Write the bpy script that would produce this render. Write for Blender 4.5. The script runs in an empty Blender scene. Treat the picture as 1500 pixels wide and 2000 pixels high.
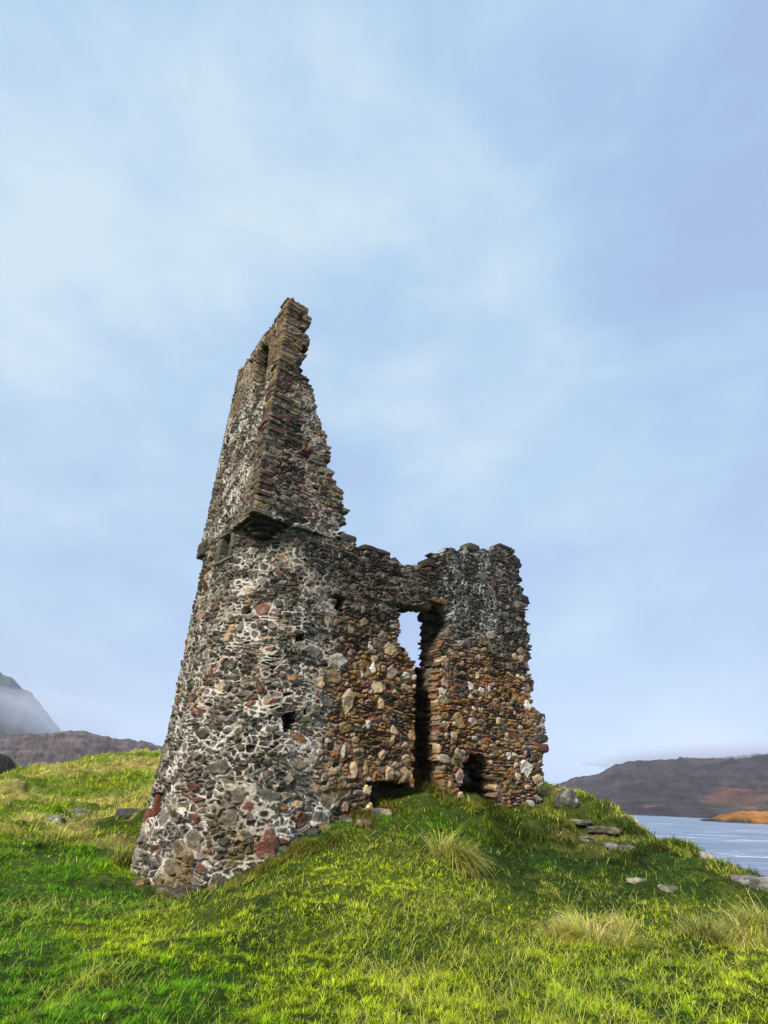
import bpy, math, random
import numpy as np

# ------------------------------------------------------------------ camera
TH = math.radians(28.5); RHO = math.radians(1.87); F = 1030.0
SC = bpy.context.scene; COL = SC.collection
def Rx(a):
    c, s = math.cos(a), math.sin(a); return np.array([[1, 0, 0], [0, c, -s], [0, s, c]])
def Rz(a):
    c, s = math.cos(a), math.sin(a); return np.array([[c, -s, 0], [s, c, 0], [0, 0, 1.]])
CM = Rx(math.pi/2+TH) @ Rz(RHO); EYE = np.array([0, 0, 1.6])
cd = bpy.data.cameras.new('camera'); cam = bpy.data.objects.new('camera', cd); COL.objects.link(cam)
cd.sensor_fit = 'VERTICAL'; cd.sensor_height = 24; cd.sensor_width = 18; cd.lens = F/2000*24
cd.clip_start = 0.05; cd.clip_end = 20000
from mathutils import Matrix, Vector
cam.matrix_world = Matrix.Translation(EYE) @ Matrix(CM.tolist()).to_4x4()
SC.camera = cam
SC.cycles.volume_bounces = 3

# ------------------------------------------------------------------ light
SUN_EL = math.radians(33); SUN_AZ = math.radians(-150)      # azimuth from +Y, clockwise
SC.view_settings.view_transform = 'Standard'; SC.view_settings.look = 'None'
SC.view_settings.gamma = 1; SC.view_settings.exposure = 1.2
sd = bpy.data.lights.new('sun', 'SUN'); so = bpy.data.objects.new('sun', sd); COL.objects.link(so)
sd.energy = 2.7; sd.angle = math.radians(10); sd.color = (1.0, 0.93, 0.82)
sv = Vector((math.sin(SUN_AZ)*math.cos(SUN_EL), math.cos(SUN_AZ)*math.cos(SUN_EL), math.sin(SUN_EL)))
so.rotation_euler = sv.to_track_quat('Z', 'Y').to_euler()

W = bpy.data.worlds.new('World'); SC.world = W; W.use_nodes = True
nt = W.node_tree; nt.nodes.clear()
def N(nt, t, **k):
    n = nt.nodes.new(t)
    for a, b in k.items():
        if a in ('operation', 'blend_type', 'data_type', 'sky_type', 'noise_dimensions', 'feature', 'interpolation', 'attribute_name', 'mode', 'vector_type'): setattr(n, a, b)
        else: n.inputs[a.replace('_', ' ')].default_value = b
    return n
def ramp(nt, stops):
    r = nt.nodes.new('ShaderNodeValToRGB'); e = r.color_ramp.elements
    while len(e) < len(stops): e.new(0.5)
    for el, (p, c) in zip(e, stops): el.position = p; el.color = (*c, 1)
    return r
L = nt.links.new
out = N(nt, 'ShaderNodeOutputWorld'); bg = N(nt, 'ShaderNodeBackground'); bg.inputs['Strength'].default_value = 1.0
sky = nt.nodes.new('ShaderNodeTexSky'); sky.sky_type = 'NISHITA'; sky.sun_disc = False
sky.sun_elevation = SUN_EL; sky.sun_rotation = SUN_AZ
skys = N(nt, 'ShaderNodeVectorMath', operation='SCALE'); skys.inputs['Scale'].default_value = 0.08
L(sky.outputs[0], skys.inputs[0])
tc = N(nt, 'ShaderNodeTexCoord')
# overcast deck: soft clouds over the clear sky
mp = N(nt, 'ShaderNodeMapping'); mp.inputs['Scale'].default_value = (1.0, 1.0, 1.7); mp.inputs['Location'].default_value = (3.1, 0.4, 1.2)
L(tc.outputs['Generated'], mp.inputs[0])
n1 = N(nt, 'ShaderNodeTexNoise', Scale=1.5, Detail=4.0, Roughness=0.45, Distortion=0.15)
n2 = N(nt, 'ShaderNodeTexNoise', Scale=5.0, Detail=8.0, Roughness=0.6, Distortion=0.1)
L(mp.outputs[0], n1.inputs['Vector']); L(mp.outputs[0], n2.inputs['Vector'])
mx = N(nt, 'ShaderNodeMath', operation='MULTIPLY_ADD'); mx.inputs[1].default_value = 0.46; L(n2.outputs['Fac'], mx.inputs[0]); L(n1.outputs['Fac'], mx.inputs[2])
# a brighter thin patch of cloud up to the left
dt = N(nt, 'ShaderNodeVectorMath', operation='DOT_PRODUCT'); dt.inputs[1].default_value = Vector((-0.23, 0.70, 0.67)).normalized()
L(tc.outputs['Generated'], dt.inputs[0])
mr = nt.nodes.new('ShaderNodeMapRange'); mr.inputs['From Min'].default_value = 0.78; mr.inputs['From Max'].default_value = 1.0
mr.inputs['To Min'].default_value = -0.10; mr.inputs['To Max'].default_value = 0.11; mr.interpolation_type = 'SMOOTHSTEP'
L(dt.outputs['Value'], mr.inputs['Value'])
ad = N(nt, 'ShaderNodeMath', operation='ADD'); L(mx.outputs[0], ad.inputs[0]); L(mr.outputs[0], ad.inputs[1])
cr = ramp(nt, [(0.48, (0.160, 0.222, 0.345)), (0.60, (0.176, 0.248, 0.368)), (0.72, (0.208, 0.292, 0.388)), (0.88, (0.285, 0.355, 0.405))])
L(ad.outputs[0], cr.inputs[0])
mix = N(nt, 'ShaderNodeMix', data_type='RGBA'); mix.inputs['Factor'].default_value = 0.93
L(skys.outputs[0], mix.inputs['A']); L(cr.outputs[0], mix.inputs['B'])
L(mix.outputs['Result'], bg.inputs['Color']); L(bg.outputs[0], out.inputs['Surface'])

# ------------------------------------------------------------------ maths helpers
def ray(px, py): return CM @ np.array([(px-750)/F, (1000-py)/F, -1.])
def project(P):
    c = (np.asarray(P)-EYE) @ CM
    z = np.minimum(c[..., 2], -1e-3)
    return 750+F*c[..., 0]/-z, 1000-F*c[..., 1]/-z
def at(px, py, dist=None, z=None):
    d = ray(px, py); h = math.hypot(d[0], d[1])
    k = dist/h if dist is not None else (z-EYE[2])/d[2]
    return EYE+d*k
def azel(px, py):
    d = ray(px, py); return math.atan2(d[0], d[1]), math.atan2(d[2], math.hypot(d[0], d[1]))
U32 = np.uint32
def hsh(x, y, z, s=0):
    x = x.astype(np.int64).astype(U32); y = y.astype(np.int64).astype(U32); z = z.astype(np.int64).astype(U32)
    h = x*U32(374761393)+y*U32(668265263)+z*U32(2147483647 & 1274126177)+U32((s*974711+12345) & 0xffffffff)
    h ^= h >> U32(13); h = h*U32(1274126177); h ^= h >> U32(16); h = h*U32(2246822519); h ^= h >> U32(13)
    return h.astype(np.float64)/4294967296.0
np.seterr(over='ignore')
def vnoise(x, y, z=None, s=0):
    if z is None: z = np.zeros_like(x)
    xi, yi, zi = np.floor(x), np.floor(y), np.floor(z); fx, fy, fz = x-xi, y-yi, z-zi
    fx = fx*fx*(3-2*fx); fy = fy*fy*(3-2*fy); fz = fz*fz*(3-2*fz)
    def c(a, b, d): return hsh(xi+a, yi+b, zi+d, s)
    x00 = c(0, 0, 0)*(1-fx)+c(1, 0, 0)*fx; x10 = c(0, 1, 0)*(1-fx)+c(1, 1, 0)*fx
    r = x00*(1-fy)+x10*fy
    if np.any(fz > 0):
        x01 = c(0, 0, 1)*(1-fx)+c(1, 0, 1)*fx; x11 = c(0, 1, 1)*(1-fx)+c(1, 1, 1)*fx
        r = r*(1-fz)+(x01*(1-fy)+x11*fy)*fz
    return r
def fbm(x, y, z=None, o=4, s=0, g=0.5):
    t = 0; a = 1; n = 0
    for i in range(o):
        k = 2.03**i
        t = t+a*vnoise(x*k+i*17.3, y*k-i*9.1, None if z is None else z*k, s+i); n += a; a *= g
    return t/n
def sstep(a, b, x):
    t = np.clip((x-a)/(b-a), 0, 1); return t*t*(3-2*t)
def inpoly(x, y, poly):
    r = np.zeros(x.shape, bool); n = len(poly)
    for i in range(n):
        x0, y0 = poly[i]; x1, y1 = poly[(i+1) % n]
        if y0 == y1: continue
        c = ((y0 > y) != (y1 > y)) & (x < (x1-x0)*(y-y0)/(y1-y0)+x0)
        r ^= c
    return r

# ------------------------------------------------------------------ mesh helpers
def mesh(name, V, Fs, mat, parent=None, col=None, smooth=True, loc=None):
    """V (n,3); Fs list of int arrays (m,k); col (n,3) or (n,4)"""
    me = bpy.data.meshes.new(name); V = np.asarray(V, np.float32)
    if loc is not None: V = V-np.asarray(loc, np.float32)
    me.vertices.add(len(V)); me.vertices.foreach_set('co', V.ravel())
    Fs = [np.asarray(f, np.int32) for f in Fs if len(f)]
    loops = np.concatenate([f.ravel() for f in Fs]); tot = np.concatenate([np.full(len(f), f.shape[1], np.int32) for f in Fs])
    me.loops.add(len(loops)); me.loops.foreach_set('vertex_index', loops)
    me.polygons.add(len(tot)); st = np.concatenate([[0], np.cumsum(tot)[:-1]]).astype(np.int32)
    me.polygons.foreach_set('loop_start', st)
    me.polygons.foreach_set('use_smooth', np.full(len(tot), smooth))
    if col is not None:
        c = np.ones((len(V), 4), np.float32); c[:, :col.shape[1]] = col
        a = me.color_attributes.new('Col', 'FLOAT_COLOR', 'POINT'); a.data.foreach_set('color', c.ravel())
    me.materials.append(mat); me.update(calc_edges=True); me.validate()
    o = bpy.data.objects.new(name, me); COL.objects.link(o)
    if loc is not None: o.location = tuple(float(q) for q in loc)
    if parent is not None: o.parent = parent; o.matrix_parent_inverse = parent.matrix_basis.inverted()
    return o
def tag(o, label=None, cat=None, group=None, kind=None):
    for k, v in (('label', label), ('category', cat), ('group', group), ('kind', kind)):
        if v: o[k] = v
    return o

# ------------------------------------------------------------------ materials
def mat_base(name, rough=0.9, spec=0.3):
    m = bpy.data.materials.new(name); m.use_nodes = True; nt = m.node_tree
    b = nt.nodes['Principled BSDF']; b.inputs['Roughness'].default_value = rough; b.inputs['Specular IOR Level'].default_value = spec
    return m, nt, b
def vmat(name, rough=0.9, spec=0.25, nscale=25, lo=0.6, hi=1.4, bump=0.02, bscale=60, bstr=0.8, nscale2=4.0, coord='Object'):
    m, nt, b = mat_base(name, rough, spec); L = nt.links.new
    at_ = N(nt, 'ShaderNodeAttribute'); at_.attribute_name = 'Col'
    tc = N(nt, 'ShaderNodeTexCoord')
    n = N(nt, 'ShaderNodeTexNoise', Scale=nscale, Detail=6.0, Roughness=0.65); L(tc.outputs[coord], n.inputs['Vector'])
    n_b = N(nt, 'ShaderNodeTexNoise', Scale=nscale2, Detail=4.0); L(tc.outputs[coord], n_b.inputs['Vector'])
    mr = nt.nodes.new('ShaderNodeMapRange'); mr.inputs['From Min'].default_value = 0.3; mr.inputs['From Max'].default_value = 0.7
    mr.inputs['To Min'].default_value = lo; mr.inputs['To Max'].default_value = hi; L(n.outputs['Fac'], mr.inputs['Value'])
    mr2 = nt.nodes.new('ShaderNodeMapRange'); mr2.inputs['From Min'].default_value = 0.3; mr2.inputs['From Max'].default_value = 0.7
    mr2.inputs['To Min'].default_value = 0.85; mr2.inputs['To Max'].default_value = 1.15; L(n_b.outputs['Fac'], mr2.inputs['Value'])
    mu = N(nt, 'ShaderNodeMath', operation='MULTIPLY'); L(mr.outputs[0], mu.inputs[0]); L(mr2.outputs[0], mu.inputs[1])
    vs = N(nt, 'ShaderNodeVectorMath', operation='SCALE'); L(at_.outputs['Color'], vs.inputs[0]); L(mu.outputs[0], vs.inputs['Scale'])
    L(vs.outputs[0], b.inputs['Base Color'])
    if bump:
        n3 = N(nt, 'ShaderNodeTexNoise', Scale=bscale, Detail=8.0, Roughness=0.7); L(tc.outputs[coord], n3.inputs['Vector'])
        bp = N(nt, 'ShaderNodeBump', Strength=bstr, Distance=bump); L(n3.outputs['Fac'], bp.inputs['Height']); L(bp.outputs[0], b.inputs['Normal'])
    return m
M_RUB = vmat('rubble_masonry', 0.88, 0.25, 26, 0.45, 1.5, 0.02, 40)
M_ROCK = vmat('rock', 0.85, 0.3, 12, 0.5, 1.4, 0.03, 20)
M_GROUND = vmat('turf_soil', 0.95, 0.1, 3.0, 0.45, 1.5, 0.05, 6, nscale2=0.3)
M_HILL = vmat('moorland', 0.95, 0.1, 0.06, 0.35, 1.65, 4.0, 0.05, 0.6, nscale2=0.015)
def grassmat(name, tr=0.35):
    m = bpy.data.materials.new(name); m.use_nodes = True; nt = m.node_tree; L = nt.links.new
    nt.nodes.clear(); o = N(nt, 'ShaderNodeOutputMaterial'); a = N(nt, 'ShaderNodeAttribute'); a.attribute_name = 'Col'
    p = N(nt, 'ShaderNodeBsdfPrincipled', Roughness=0.55); p.inputs['Specular IOR Level'].default_value = 0.25
    t = N(nt, 'ShaderNodeBsdfTranslucent'); x = N(nt, 'ShaderNodeMixShader'); x.inputs[0].default_value = tr
    L(a.outputs['Color'], p.inputs['Base Color']); L(a.outputs['Color'], t.inputs['Color'])
    L(p.outputs[0], x.inputs[1]); L(t.outputs[0], x.inputs[2]); L(x.outputs[0], o.inputs[0])
    return m
M_GRASS = grassmat('grass_blades')

# ------------------------------------------------------------------ castle plan
def dirh(deg): a = math.radians(deg); return np.array([math.sin(a), math.cos(a)])
e1 = dirh(-37.0); e2 = dirh(53.0)                 # away-left along the left face, away-right along the long wall
PN = 12.0*dirh(-15.6)                            # near corner of the upper storey
SIDE = 3.65; WLEN = 10.8; PL = PN+e1*SIDE; ZC = 7.74
class Path:
    """polyline with rounded corners, offset inward by d; u runs left to right, outward normal on the viewer's side"""
    def __init__(s, pts, rad, d=0.0):
        pts = [np.array(p, float) for p in pts]; n = len(pts); off = []
        nr = []
        for i in range(n-1):
            t = (pts[i+1]-pts[i]); t /= np.linalg.norm(t); nr.append(np.array([t[1], -t[0]]))   # outward normal
        s.nr = nr
        for i in range(n):
            if i == 0: p = pts[0]-nr[0]*d
            elif i == n-1: p = pts[-1]-nr[-1]*d
            else:
                a, b = nr[i-1], nr[i]; m = (a+b)/np.linalg.norm(a+b); p = pts[i]-m*d/np.dot(m, a)
            off.append(p)
        segs = []; cur = off[0]
        for i in range(1, n):
            t0 = off[i]-off[i-1]; t0 /= np.linalg.norm(t0)
            if i < n-1:
                t1 = off[i+1]-off[i]; t1 /= np.linalg.norm(t1)
                ang = math.acos(np.clip(np.dot(t0, t1), -1, 1)); r = max(rad[i]-d, 0.03); k = r*math.tan(ang/2)
                a = off[i]-t0*k; segs.append(('l', cur, a, nr[i-1]))
                c = a-nr[i-1]*r; segs.append(('a', c, r, nr[i-1], nr[i], ang)); cur = off[i]+t1*k
            else: segs.append(('l', cur, off[i], nr[i-1]))
        s.segs = segs; s.len = [np.linalg.norm(g[2]-g[1]) if g[0] == 'l' else g[2]*g[5] for g in segs]
        s.L = sum(s.len)
    def ev(s, u):
        u = np.asarray(u, float); P = np.zeros(u.shape+(2,)); Nn = np.zeros(u.shape+(2,)); a = 0
        for g, l in zip(s.segs, s.len):
            last = g is s.segs[-1]; first = g is s.segs[0]
            m = ((u >= a) | first) & ((u < a+l) | last); x = (u[m]-a)/max(l, 1e-9)
            if g[0] == 'l': P[m] = g[1]+(g[2]-g[1])*x[:, None]; Nn[m] = g[3]
            else:
                th0 = math.atan2(g[3][1], g[3][0]); th1 = math.atan2(g[4][1], g[4][0])
                dd = (th1-th0+math.pi) % (2*math.pi)-math.pi; th = th0+dd*np.clip(x, 0, 1)
                n = np.stack([np.cos(th), np.sin(th)], -1); P[m] = g[1]+n*g[2]; Nn[m] = n
            a += l
        return P, Nn
LOWP = [PL+e2*2.6, PL, PN, PN+e2*WLEN]; LOWR = [0, 0.45, 1.95, 0]

def cells(u, v, su, sv, seed, warp=0.35, jit=0.8):
    """irregular coursed cells. returns id-random(3), distance to edge (m), centre (cu,cv)"""
    wu = u+su*warp*(fbm(u*1.3/su*0.5, v*1.3/su*0.5, o=2, s=seed+7)-0.5)*2.2
    wv = v+sv*warp*(fbm(u*0.8/su*0.5, v*1.1/su*0.5, o=2, s=seed+9)-0.5)*2.6
    x = wu/su; y = wv/sv; yi = np.floor(y)
    best = np.full(u.shape, 1e9); sec = np.full(u.shape, 1e9)
    bi = np.zeros(u.shape); bj = np.zeros(u.shape); bx = np.zeros(u.shape); by = np.zeros(u.shape); sx = np.zeros(u.shape); sy = np.zeros(u.shape)
    for dj in (-1, 0, 1):
        j = yi+dj; off = hsh(j*0, j, j*0, seed+3)
        xi = np.floor(x-off)
        for di in (-1, 0, 1):
            i = xi+di
            cx = i+0.5+off+jit*(hsh(i, j, i*0, seed)-0.5); cy = j+0.5+jit*0.75*(hsh(i, j, i*0, seed+1)-0.5)
            d = (x-cx)**2+(y-cy)**2*1.15
            nb = d < best
            s2 = np.where(nb, best, np.minimum(sec, d)); m2 = nb | (d < sec)
            sx = np.where(nb, bx, np.where(d < sec, cx, sx)); sy = np.where(nb, by, np.where(d < sec, cy, sy))
            sec = s2; bx = np.where(nb, cx, bx); by = np.where(nb, cy, by); bi = np.where(nb, i, bi); bj = np.where(nb, j, bj)
            best = np.where(nb, d, best)
    ex = (sx-bx); ey = (sy-by); nn = np.sqrt(ex**2+ey**2)+1e-6
    edge = (sec-best)/(2*nn)                      # in cell units
    ed = edge*(np.abs(ex)/nn*su+np.abs(ey)/nn*sv)
    r = [hsh(bi, bj, bi*0+k, seed+11) for k in range(4)]
    return r, ed, u+(bx-x)*su, v+(by-y)*sv

def boulders(u, v, size, prob, seed):
    """sparse larger stones on a jittered grid: returns mask-edge distance (m, >0 inside), randoms, centre"""
    x = u/size; y = v/(size*0.8); xi = np.floor(x); yi = np.floor(y)
    best = np.full(u.shape, -1e9); R = [np.zeros(u.shape) for _ in range(4)]; CU = u.copy(); CV = v.copy()
    for dj in (-1, 0, 1):
        for di in (-1, 0, 1):
            i = xi+di; j = yi+dj; h = [hsh(i, j, i*0+k, seed) for k in range(8)]
            cx = (i+0.5+0.5*(h[0]-0.5))*size; cy = (j+0.5+0.5*(h[1]-0.5))*size*0.8
            pr = prob(cx, cy) if callable(prob) else prob
            ra = size*(0.20+0.22*h[3]); rb = ra*(0.42+0.5*h[4])
            th = (h[5]-0.5)*0.9+(h[5] > 0.88)*1.1; dx = u-cx; dy = v-cy
            a = dx*np.cos(th)+dy*np.sin(th); b = -dx*np.sin(th)+dy*np.cos(th)
            a = a*(1+0.22*(h[6]-0.5)*b/rb)
            ph = h[7]*6.28; d = np.full(u.shape, -9.0)
            for q in range(6):
                tq = ph+q*1.047+(hsh(i, j, i*0+20+q, seed)-0.5)*0.7; d = np.maximum(d, (a/ra*np.cos(tq)+b/rb*np.sin(tq))/(0.72+0.36*hsh(i, j, i*0+30+q, seed)))
            d = d+0.20*(vnoise(u*9/size*0.5, v*9/size*0.5, None, seed+5)-0.5)+0.12*(vnoise(u*24/size*0.5, v*24/size*0.5, None, seed+6)-0.5)
            e = np.where(h[2] < pr, (1-d)*rb, -1e9)
            m = e > best; best = np.where(m, e, best)
            for q in range(4): R[q] = np.where(m, h[(q+3) % 8], R[q])
            CU = np.where(m, cx, CU); CV = np.where(m, cy, CV)
    return best, R, CU, CV

def pick(r, table):
    """table: list of (cumulative, rgb)"""
    c = np.zeros(r.shape+(3,)); done = np.zeros(r.shape, bool)
    for p, rgb in table:
        m = (~done) & (r <= p); c[m] = rgb; done |= m
    return c
def lerp(a, b, t): return a+(b-a)*t[..., None]

def sheet(path, z0, z1, res, depth, seed, keep, style, last_back=None, thick=0.32, batter=None, u0=None, u1=None):
    """one skin of masonry at `depth` behind the face, as displaced grid + skirts; returns V, F, C"""
    u = np.arange(u0 if u0 is not None else 0, (u1 if u1 is not None else path.L)+res*0.5, res); v = np.arange(z0, z1+res*0.5, res)
    Uu, Vv = np.meshgrid(u, v, indexing='ij'); nu, nv = Uu.shape
    P2, N2 = path.ev(u)
    P2 = np.repeat(P2[:, None], nv, 1); N2 = np.repeat(N2[:, None], nv, 1)
    front = np.concatenate([P2+N2*depth, Vv[..., None]], -1)
    h, col, ru, rv, ju = style(Uu, Vv, front, seed, depth)
    if batter is not None: h = h+batter(Vv, front)
    # ragged mask : test point pulled towards the centre of the stone
    cP, cN = path.ev(ru); cpt = np.concatenate([cP+cN*depth, rv[..., None]], -1)
    px, py = project(front); qx, qy = project(cpt)
    km = keep(px, py, qx, qy, front, Uu, Vv)
    pos = np.concatenate([P2+N2*h[..., None], Vv[..., None]+(-0.5*np.minimum(h, 0)*0)[..., None]], -1)
    M = km[:-1, :-1] & km[1:, :-1] & km[:-1, 1:] & km[1:, 1:]
    idx = np.arange(nu*nv).reshape(nu, nv)
    q = np.stack([idx[:-1, :-1], idx[1:, :-1], idx[1:, 1:], idx[:-1, 1:]], -1)
    Fq = q[M]
    V = pos.reshape(-1, 3); C = col.reshape(-1, 3); N3 = np.concatenate([N2, np.zeros((nu, nv, 1))], -1).reshape(-1, 3)
    # skirts
    Mp = np.zeros((nu+1, nv+1), bool); Mp[1:nu, 1:nv] = M
    E = []
    a = Mp[1:nu, 1:nv] & ~Mp[1:nu, 0:nv-1]; E.append(np.stack([idx[:-1, :-1][a], idx[1:, :-1][a]], -1))   # bottom edge
    a = Mp[1:nu, 1:nv] & ~Mp[1:nu, 2:nv+1]; E.append(np.stack([idx[1:, 1:][a], idx[:-1, 1:][a]], -1))     # top
    a = Mp[1:nu, 1:nv] & ~Mp[0:nu-1, 1:nv]; E.append(np.stack([idx[:-1, 1:][a], idx[:-1, :-1][a]], -1))
    a = Mp[1:nu, 1:nv] & ~Mp[2:nu+1, 1:nv]; E.append(np.stack([idx[1:, :-1][a], idx[1:, 1:][a]], -1))
    E = np.concatenate(E); n0 = len(V)
    if len(E):
        vs, inv = np.unique(E.ravel(), return_inverse=True); inv = inv.reshape(E.shape)
        K = 3; rows = [vs]; VV = [V]; CC = [C]
        Pv = V[vs]; Nv = N3[vs]; base = n0
        for k in range(1, K+1):
            dd = thick*k/K
            j = (vnoise(Pv[:, 0]*9+k*3, Pv[:, 2]*9, Pv[:, 1]*9, seed)-0.5)*0.07; j2 = (vnoise(Pv[:, 0]*11, Pv[:, 2]*11+k*5, Pv[:, 1]*9, seed+1)-0.5)*0.07
            X = Pv-Nv*dd; t = np.stack([-Nv[:, 1], Nv[:, 0], 0*Nv[:, 0]], -1); X = X+t*j[:, None]; X[:, 2] += j2
            VV.append(X); c = C[vs]*(0.7+0.6*vnoise(Pv[:, 0]*6, Pv[:, 2]*6+k*2.7, Pv[:, 1]*6, seed+4))[:, None]; CC.append(c)
            rows.append(np.arange(len(vs))+base); base += len(vs)
        V = np.concatenate(VV); C = np.concatenate(CC); fs = [Fq]
        for k in range(K):
            A, B = rows[k], rows[k+1]
            fs.append(np.stack([A[inv[:, 1]], A[inv[:, 0]], B[inv[:, 0]], B[inv[:, 1]]], -1))
        Fq = np.concatenate(fs)
    used, inv = np.unique(Fq.ravel(), return_inverse=True)
    return V[used], inv.reshape(Fq.shape), C[used]
class Bag:
    def __init__(s): s.V = []; s.F = []; s.C = []; s.n = 0
    def add(s, V, F_, C): s.V.append(V); s.F.append(np.asarray(F_)+s.n); s.C.append(C); s.n += len(V)
    def build(s, name, mat, parent=None, loc=None, smooth=True):
        by = {}
        for f in s.F: by.setdefault(f.shape[1], []).append(f)
        return mesh(name, np.concatenate(s.V), [np.concatenate(f) for f in by.values()], mat, parent, np.concatenate(s.C), smooth, loc)

# ---- palettes (linear albedo)
DG = (0.033, 0.029, 0.022); DG2 = (0.062, 0.054, 0.042); GR = (0.135, 0.118, 0.092); BR = (0.075, 0.050, 0.034); RB = (0.13, 0.055, 0.035)
OR = (0.30, 0.12, 0.03); TAN = (0.42, 0.30, 0.17); PALE = (0.52, 0.47, 0.38); OL = (0.10, 0.085, 0.035); PK = (0.30, 0.19, 0.14); OCH = (0.24, 0.15, 0.05)
DTN = (0.17, 0.135, 0.095)
T_TOWER = [(.24, DG), (.46, DG2), (.62, GR), (.75, BR), (.80, RB), (.84, OL), (.95, DTN), (.965, OR), (.985, TAN), (1, PALE)]
T_BOULD = [(.28, DG), (.50, DG2), (.64, GR), (.72, RB), (.78, (0.24, 0.11, 0.045)), (.86, DTN), (.94, TAN), (.98, PALE), (1, OL)]
T_WALL = [(.10, DG), (.20, DG2), (.36, BR), (.47, RB), (.62, OCH), (.76, OR), (.88, PK), (.95, TAN), (1, GR)]
T_WALLB = [(.10, BR), (.22, RB), (.40, PK), (.62, TAN), (.78, PALE), (.9, OCH), (1, OR)]
T_DARK = [(.45, DG), (.75, DG2), (.86, BR), (.95, GR), (1, RB)]
T_CAP = [(.10, DG), (.22, DG2), (.36, BR), (.44, RB), (.58, GR), (.64, OL), (.84, DTN), (.94, OCH), (1, PK)]

def finish(u, v, front, ed, rnd, mw, mdepth, proud, col_s, col_m, seed, crev, cu, cv):
    """common relief: mortar bed + stones"""
    n1 = fbm(u*14, v*14, o=3, s=seed+31)-0.5; n2 = fbm(u*34, v*34, o=2, s=seed+37)-0.5
    n3 = fbm(u*7+3, v*9, o=3, s=seed+39)-0.5
    e = ed+0.030*n1+0.012*n2
    s = sstep(mw*0.8, mw*1.2+0.004, e); dome = np.clip((e-mw)/0.028, 0, 1)**0.6
    tilt = np.clip((u-cu)*(rnd[0]-0.5)*0.55+(v-cv)*(rnd[3]-0.35)*0.7, -0.04, 0.04)
    st = (proud+tilt)*dome+0.03*n3+0.022*n1+0.014*n2
    mo = mdepth+0.022*n1+0.01*n2
    h = mo*(1-s)+st*s
    # open joints round the stones where the mortar has gone
    lost = sstep(0.50, 0.62, fbm(u*2.3, v*3.1, o=3, s=seed+41)+crev)
    ring = np.exp(-((e-mw*0.95)/0.011)**2)
    h = h-0.075*ring*lost-0.045*(1-s)*lost
    streak = fbm(u*9, v*22, o=3, s=seed+43)
    col_s = col_s*(0.62+0.8*streak)[..., None]; lich = sstep(0.63, 0.70, fbm(u*11+5, v*11, o=3, s=seed+47))*0.45
    col_s = lerp(col_s, np.array((0.26, 0.25, 0.20))*np.ones_like(col_s), lich)
    c = lerp(col_m, col_s, s)
    return h, c

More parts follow.
